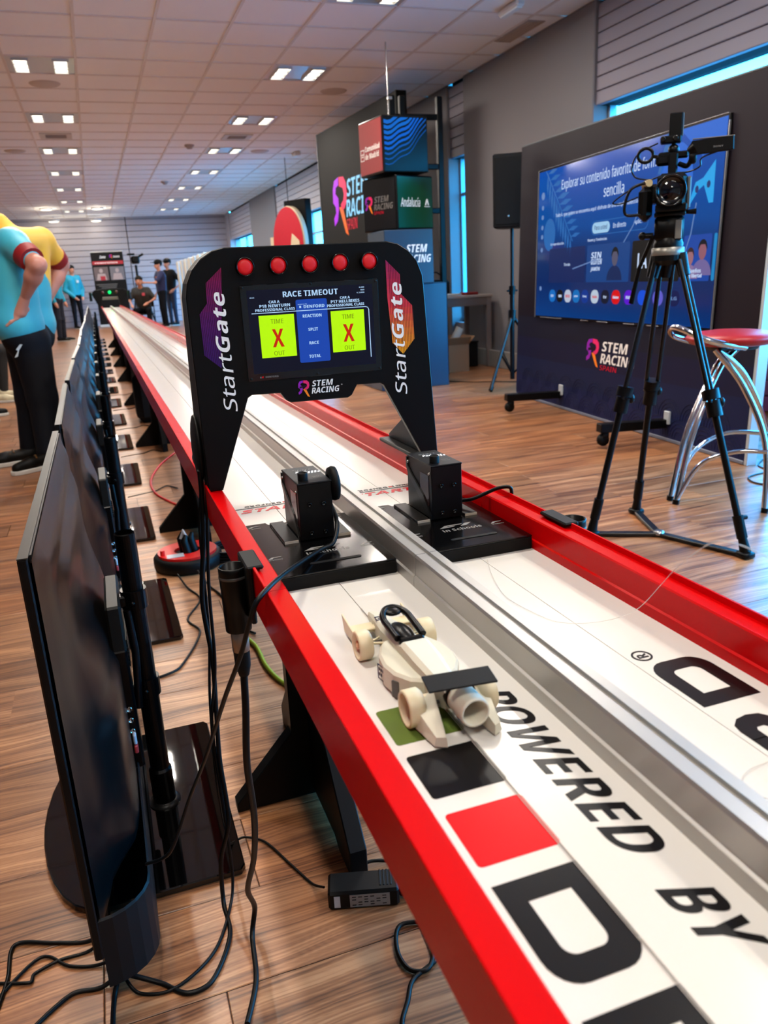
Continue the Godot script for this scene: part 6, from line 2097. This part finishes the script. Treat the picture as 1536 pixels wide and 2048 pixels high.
	for q in [anA + V(-0.10, -0.01, 0.035), anB + V(-0.07, -0.01, 0.08)]:
		var lc := Shape.new()
		for k in 4:
			var c: Vector3 = q + V(-0.022 * k, -0.008 * k, 0.008 * k)
			lc.tube([c + V(0.01, 0.0, 0.035), c + V(0, 0.012, 0), c + V(-0.01, 0.0, -0.035)], 0.004, 6)
		part("laces", lc, mat("gold lace", Color(0.42, 0.28, 0.10), 0.5), t)

# ---------------------------------------------------------------- cables and small things on and below the track
func build_cables():
	var blk := mat("cable black", Color(0.012, 0.012, 0.013), 0.42)
	var cab := func(n: String, pts: Array, r: float, m: Material, label: String, cat := "cable", grp := ""):
		return one(n, tb(spline(pts, 7), r, 8), m, label, cat, grp)
	cab.call("power_cable", [V(0.109, 0.744, -1.135), V(0.109, 0.696, -1.15), V(0.104, 0.634, -1.15), V(0.091, 0.539, -1.15), V(0.095, 0.436, -1.15), V(0.090, 0.354, -1.14), V(0.085, 0.27, -1.13), V(0.086, 0.162, -1.12), V(0.067, 0.08, -1.133), V(0.061, 0.005, -1.121), V(0.060, 0.004, -1.048), V(0.022, 0.004, -0.973), V(-0.016, 0.004, -0.965), V(-0.052, 0.004, -0.999), V(-0.107, 0.03, -1.016)], 0.0038, blk, "thicker black cable looping from the gate foot over the floor to the nearest television")
	cab.call("signal_cable", [V(0.118, 0.739, -1.135), V(0.111, 0.659, -1.14), V(0.102, 0.557, -1.14), V(0.097, 0.432, -1.14), V(0.081, 0.329, -1.14), V(0.081, 0.195, -1.13), V(0.083, 0.05, -1.138), V(0.073, 0.006, -1.116), V(0.033, 0.004, -1.027), V(-0.032, 0.004, -0.981), V(-0.082, 0.004, -0.992), V(-0.102, 0.012, -1.024)], 0.0026, blk, "thinner black cable hanging from the gate foot beside the thicker one")
	cab.call("adapter_lead", [V(0.113, 0.731, -1.155), V(0.101, 0.647, -1.16), V(0.096, 0.483, -1.16), V(0.084, 0.363, -1.16), V(0.077, 0.238, -1.14), V(0.092, 0.024, -1.24), V(0.122, 0.006, -1.268), V(0.156, 0.004, -1.242), V(0.186, 0.004, -1.168), V(0.211, 0.004, -1.105), V(0.224, 0.018, -1.074)], 0.0022, blk, "thin black lead running from the gate down to the power adapter on the floor")
	cab.call("trigger_cable", [V(0.243, 0.735, -0.93), V(0.238, 0.719, -0.875), V(0.225, 0.702, -0.85), V(0.207, 0.700, -0.84), V(0.170, 0.706, -0.79), V(0.141, 0.7185, -0.733), V(0.118, 0.7245, -0.691), V(0.100, 0.715, -0.676), V(0.086, 0.655, -0.705), V(0.070, 0.58, -0.76), V(0.050, 0.44, -0.88), V(0.025, 0.33, -0.96), V(-0.01, 0.24, -0.98), V(-0.045, 0.20, -1.02)], 0.0026, mat("cable grey black", Color(0.03, 0.035, 0.04), 0.4), "thin cable from the left launch box over the red rail and down to the television")
	cab.call("microphone_cable", [V(0.0962, 0.590, -0.785), V(0.094, 0.55, -0.785), V(0.090, 0.47, -0.80), V(0.097, 0.36, -0.85), V(0.097, 0.25, -0.91), V(0.090, 0.14, -0.98), V(0.103, 0.05, -1.04), V(0.093, 0.006, -1.031), V(0.083, 0.004, -0.948), V(0.058, 0.004, -0.882)], 0.0042, blk, "black microphone cable hanging from the silver plug below the clip on cup")
	var xl := thing("microphone_plug", "silver and black microphone plug hanging out of the clip on cup", "plug", V(0.0965, 0.59, -0.785))
	var s := Shape.new()
	s.lathe([Vector2(0, 0.0), Vector2(0.0055, 0.0), Vector2(0.0085, 0.012), Vector2(0.0090, 0.030)], 18)
	part("boot", s, mat("black rubber", Color(0.016, 0.016, 0.017), 0.6), xl)
	s = Shape.new()
	s.lathe([Vector2(0.0090, 0.030), Vector2(0.0095, 0.031), Vector2(0.0095, 0.062), Vector2(0, 0.062)], 18)
	part("sleeve", s, mat("brushed nickel", Color(0.55, 0.50, 0.45), 0.3, 0.9), xl)
	var k := 0
	for q in [[V(-0.10, 0.03, -1.13), V(-0.15, 0.004, -1.125), V(-0.205, 0.004, -1.142), V(-0.266, 0.004, -1.163), V(-0.271, 0.004, -1.094), V(-0.285, 0.004, -1.02)], [V(-0.10, 0.04, -1.11), V(-0.15, 0.004, -1.105), V(-0.196, 0.004, -1.103), V(-0.233, 0.004, -1.09), V(-0.238, 0.004, -1.076), V(-0.30, 0.004, -1.10)], [V(-0.09, 0.02, -1.06), V(-0.14, 0.004, -1.07), V(-0.182, 0.004, -1.085), V(-0.226, 0.004, -1.12), V(-0.285, 0.004, -1.06)], [V(-0.10, 0.02, -1.03), V(-0.135, 0.004, -1.025), V(-0.173, 0.004, -1.03), V(-0.20, 0.004, -1.015), V(-0.24, 0.004, -0.98)], [V(-0.105, 0.03, -1.02), V(-0.117, 0.005, -1.002), V(-0.121, 0.004, -0.954), V(-0.121, 0.004, -0.90)]]:
		cab.call("floor_cable", q, [0.0032, 0.0026, 0.0026, 0.0034, 0.0038][k], blk, ["black cable looping out to the left edge from the nearest television", "thin black cable kinked in a zigzag left of the nearest television", "short thin cable crossing the zigzag one on the floor", "black cable curving to the bottom left from under the nearest television", "black cable running straight down out of frame under the nearest television"][k], "cable", "cables on the floor by the nearest television")
		k += 1
	# power adapter
	var ad := thing("power_adapter", "black power adapter brick with a printed label on the wood floor", "power adapter", V(0.285, 0.0, -1.045), "", deg_to_rad(-17))
	part("body", bx(V(0, 0.0175, 0), V(0.118, 0.035, 0.050), 0.004), mat("adapter black", Color(0.018, 0.018, 0.019), 0.45), ad)
	s = Shape.new()
	for j in 4:
		s.box(V(0.028 + 0.006 * j, 0.0352, -0.004), V(0.003, 0.0015, 0.036), 0.0005)
	part("ribs", s, mats["adapter black"], ad)
	part("label", bx(V(0.010, 0.0175, 0.0252), V(0.066, 0.024, 0.0006)), mat("label grey", Color(0.50, 0.47, 0.44), 0.5), ad)
	part("barcode", bx(V(-0.044, 0.0175, 0.0252), V(0.010, 0.022, 0.0006)), mat("label pale", Color(0.66, 0.66, 0.66), 0.5), ad)
	s = Shape.new()
	for r in 4:
		for c in 6:
			if (r * 5 + c * 3) % 7 < 5:
				s.box(V(-0.016 + 0.010 * c, 0.0095 + 0.0052 * r, 0.0256), V(0.0065, 0.0016, 0.0004))
	part("label_print", s, mat("dark print", Color(0.10, 0.09, 0.09), 0.5), ad)
	part("socket_plug", bx(V(0.074, 0.016, 0), V(0.032, 0.022, 0.026), 0.004), mat("black rubber", Color(0.016, 0.016, 0.017), 0.6), ad)
	cab.call("mains_cable", [V(0.365, 0.016, -1.020), V(0.385, 0.012, -1.00), V(0.37, 0.006, -0.955), V(0.318, 0.005, -0.961), V(0.297, 0.005, -0.918), V(0.301, 0.005, -0.879), V(0.326, 0.005, -0.868), V(0.346, 0.005, -0.893), V(0.352, 0.004, -0.955)], 0.0036, blk, "black mains cable looping beside the power adapter")
	cab.call("mains_cable", [V(0.37, 0.004, -0.90), V(0.342, 0.004, -0.878), V(0.300, 0.004, -0.86), V(0.280, 0.004, -0.83), V(0.259, 0.004, -0.798), V(0.25, 0.004, -0.74)], 0.0036, blk, "black cable curving down below the mains loop towards the bottom edge")
	cab.call("mains_cable", [V(0.288, 0.004, -1.092), V(0.30, 0.010, -1.105), V(0.322, 0.010, -1.11), V(0.36, 0.005, -1.10)], 0.0030, blk, "short cable arching up behind the power adapter")
	cab.call("red_cable", [V(0.40, 0.004, -5.20), V(0.352, 0.004, -5.033), V(0.228, 0.004, -4.686), V(0.153, 0.004, -4.327), V(0.154, 0.004, -4.035), V(0.209, 0.004, -3.815), V(0.30, 0.004, -3.57)], 0.006, mat("red jacket", Color(0.75, 0.06, 0.04), 0.45), "bright red cable curving over the floor beside the track legs")
	cab.call("yellow_cable", [V(0.27, 0.006, -2.16), V(0.295, 0.006, -2.059), V(0.298, 0.006, -1.927), V(0.319, 0.006, -1.819), V(0.36, 0.006, -1.75)], 0.006, mat("lime jacket", Color(0.52, 0.60, 0.08), 0.45), "yellow green cable on the floor under the clip on cup")
	cab.call("floor_lead", [V(0.14, 0.03, -2.70), V(0.162, 0.006, -2.62), V(0.191, 0.004, -2.494), V(0.134, 0.004, -2.346), V(0.159, 0.004, -2.234), V(0.080, 0.004, -2.028), V(0.023, 0.004, -1.994), V(-0.05, 0.004, -1.99)], 0.0034, blk, "black lead snaking from the cable reel to the second television foot")
	cab.call("floor_lead", [V(0.21, 0.03, -2.70), V(0.235, 0.006, -2.60), V(0.259, 0.004, -2.508), V(0.285, 0.004, -2.314), V(0.283, 0.004, -2.213), V(0.31, 0.004, -2.15)], 0.0034, blk, "black lead running from the cable reel towards the camera under the rail")
	for j in 5:
		var z := -4.05 - 1.03 * j
		cab.call("television_lead", [V(0.02, 0.02, z + 0.10), V(0.10, 0.018, z + 0.06), V(0.16, 0.005, z - 0.02), V(0.22, 0.004, z - 0.10), V(0.27, 0.004, z - 0.02)], 0.003, blk, "thin black lead on the floor beside the %s television's foot" % ordinal(j + 3), "cable", "leads by the television feet")
	# cable reel
	var re := thing("cable_reel", "flat red and black cable reel with plugs, on the floor under the track", "cable reel", V(0.195, 0.0, -2.862))
	re.scale = V(0.86, 0.95, 0.86)
	s = Shape.new()
	s.lathe([Vector2(0, 0.002), Vector2(0.135, 0.002), Vector2(0.145, 0.012), Vector2(0.145, 0.045), Vector2(0.135, 0.055), Vector2(0, 0.055)], 32)
	part("drum", s, mat("reel black", Color(0.018, 0.018, 0.02), 0.5), re)
	s = Shape.new()
	var ro := []; var ri := []
	for j in 24:
		ro.append(Vector2(cos(TAU * j / 24), sin(TAU * j / 24)) * 0.125)
		ri.append(Vector2(cos(TAU * j / 24), sin(TAU * j / 24)) * 0.055)
	s.xf = Transform3D(Basis(Vector3.RIGHT, -PI / 2), V(0, 0.055, 0))
	s.band(ro, ri, 0, 0.010)
	part("cover", s, mat("reel red", Color(0.80, 0.06, 0.04), 0.4), re)
	part("label", bx(V(-0.055, 0.066, 0.065), V(0.07, 0.002, 0.045)), mat("label pale", Color(0.66, 0.66, 0.66), 0.5), re)
	part("knob", tb([V(-0.105, 0.06, 0.03), V(-0.105, 0.085, 0.03)], 0.010, 12), mats["reel red"], re)
	for q in [V(-0.01, 0.055, -0.02), V(0.03, 0.055, 0.0), V(0.0, 0.055, 0.03)]:
		part("plug", tb([q, q + V(-0.01, 0.055, 0.0), q + V(0.0, 0.075, -0.01)], [0.020, 0.017, 0.007], 10), blk, re)
	part("plug_wrap", tb([V(-0.02, 0.11, 0.0), V(-0.005, 0.14, -0.01), V(0.0, 0.12, 0.01)], 0.009, 8), mat("clear wrap", Color(0.60, 0.60, 0.62), 0.2), re)
	var coil := Shape.new()
	for j in 4:
		var pts := []
		for a in 19:
			pts.append(V(0.155 + 0.10 * cos(TAU * a / 18) + 0.01 * j, 0.012 + 0.010 * j, -0.02 + 0.085 * sin(TAU * a / 18)))
		coil.tube(pts, 0.0055, 6)
	one("cable_coil", coil, blk, "loose coil of black cable lying beside the cable reel", "cable").position = V(0.185, 0, -2.86)
	var sub := thing("equipment_bag", "dark grey bag standing between track legs in the distance", "bag", V(0.30, 0, -6.45))
	part("body", bx(V(0, 0.20, 0), V(0.22, 0.40, 0.34), 0.05), mat("bag grey", Color(0.06, 0.058, 0.06), 0.7), sub)
	part("handle", tb(spline([V(-0.02, 0.39, -0.08), V(0, 0.46, 0), V(-0.02, 0.39, 0.08)]), 0.010, 6), mat("bag black", Color(0.018, 0.018, 0.02), 0.7), sub)
	# clip-on cups on both rails
	for q in [[0.0965, -0.785, -1.0, "black clip-on cup on the outside of the left red rail"], [0.4915, -0.757, 1.0, "black clip-on cup on the outside of the right red rail"]]:
		var c := thing("clip_cup", q[3], "clip", V(q[0], 0.645, q[1]), "clip on cups on the red rails")
		s = Shape.new()
		s.lathe([Vector2(0.0105, 0.0), Vector2(0.0140, 0.0), Vector2(0.0150, 0.068), Vector2(0.0150, 0.072), Vector2(0.0142, 0.0725), Vector2(0.0132, 0.072), Vector2(0.0125, 0.01), Vector2(0, 0.008)], 32)
		part("cup", s, mat("cup black", Color(0.016, 0.016, 0.016), 0.35), c)
		s = Shape.new()
		s.lathe([Vector2(0.0151, 0.060), Vector2(0.0154, 0.0605), Vector2(0.0154, 0.0625), Vector2(0.0151, 0.063)], 32)
		part("rim_line", s, mat("dull steel", Color(0.35, 0.35, 0.34), 0.3, 0.7), c)
		s = Shape.new()
		s.box(V(-q[2] * 0.0135, 0.045, 0.0), V(0.006, 0.062, 0.056), 0.0015)
		s.box(V(-q[2] * 0.0195, 0.0755, 0.0), V(0.018, 0.0045, 0.056), 0.0015)
		part("bracket", s, mat("bracket black", Color(0.03, 0.03, 0.03), 0.5), c)
	cab.call("trigger_cable_short", [V(0.415, 0.705, -0.93), V(0.430, 0.712, -0.905), V(0.446, 0.7195, -0.896), V(0.462, 0.728, -0.885), V(0.474, 0.728, -0.876), V(0.481, 0.70, -0.89), V(0.482, 0.62, -0.92)], 0.0024, blk, "thin black cable from the right launch box over the right red rail")
	var ny := mat("clear nylon", Color(0.78, 0.77, 0.74), 0.2)
	cab.call("nylon_thread", [V(0.384, 0.6812, -0.766), V(0.366, 0.6812, -0.719), V(0.352, 0.6812, -0.663), V(0.356, 0.6812, -0.62), V(0.368, 0.6812, -0.585), V(0.399, 0.683, -0.567), V(0.430, 0.692, -0.557), V(0.445, 0.719, -0.543), V(0.377, 0.78, -0.445), V(0.326, 0.83, -0.364), V(0.307, 0.85, -0.328), V(0.312, 0.85, -0.312), V(0.345, 0.83, -0.29)], 0.0003, ny, "fine clear nylon thread arching over the right lane", "thread")
	cab.call("nylon_thread", [V(0.42, 0.6812, -0.36), V(0.375, 0.6812, -0.342), V(0.358, 0.6812, -0.34), V(0.346, 0.6812, -0.334), V(0.338, 0.683, -0.320), V(0.345, 0.69, -0.297), V(0.40, 0.69, -0.28)], 0.0003, ny, "fine loop of clear nylon thread at the right edge", "thread")
	for x in [0.2079, 0.2093]:
		cab.call("guide_line", [V(x, 0.6809, -0.20), V(x, 0.6809, -0.45), V(x, 0.6809, -0.70)], 0.00025, ny, "clear guide line stretched down the left lane, %s of the pair" % ("nearer the red rail" if x < 0.2085 else "nearer the divider"), "line", "guide lines in the left lane")
	for q in [[[V(3.172, 0.004, -3.10), V(2.998, 0.004, -2.98), V(2.957, 0.004, -2.876), V(2.90, 0.004, -2.75)], "grey cable loop on the floor behind the bar stool"], [[V(2.98, 0.004, -2.86), V(2.80, 0.004, -2.83), V(2.74, 0.004, -2.74), V(2.78, 0.004, -2.66), V(2.90, 0.004, -2.62)], "second cable loop on the floor near the bar stool's right leg"]]:
		cab.call("floor_loop", q[0], 0.004, mat("cable blue grey", Color(0.10, 0.12, 0.14), 0.4), q[1], "cable", "cable loops behind the stool")
	cab.call("wall_cable", [V(2.95, 0.004, -7.1), V(3.2, 0.004, -6.75), V(3.45, 0.004, -6.55), V(3.8, 0.004, -6.2)], 0.004, blk, "thin dark cable lying on the floor between plinth and loudspeaker stand")
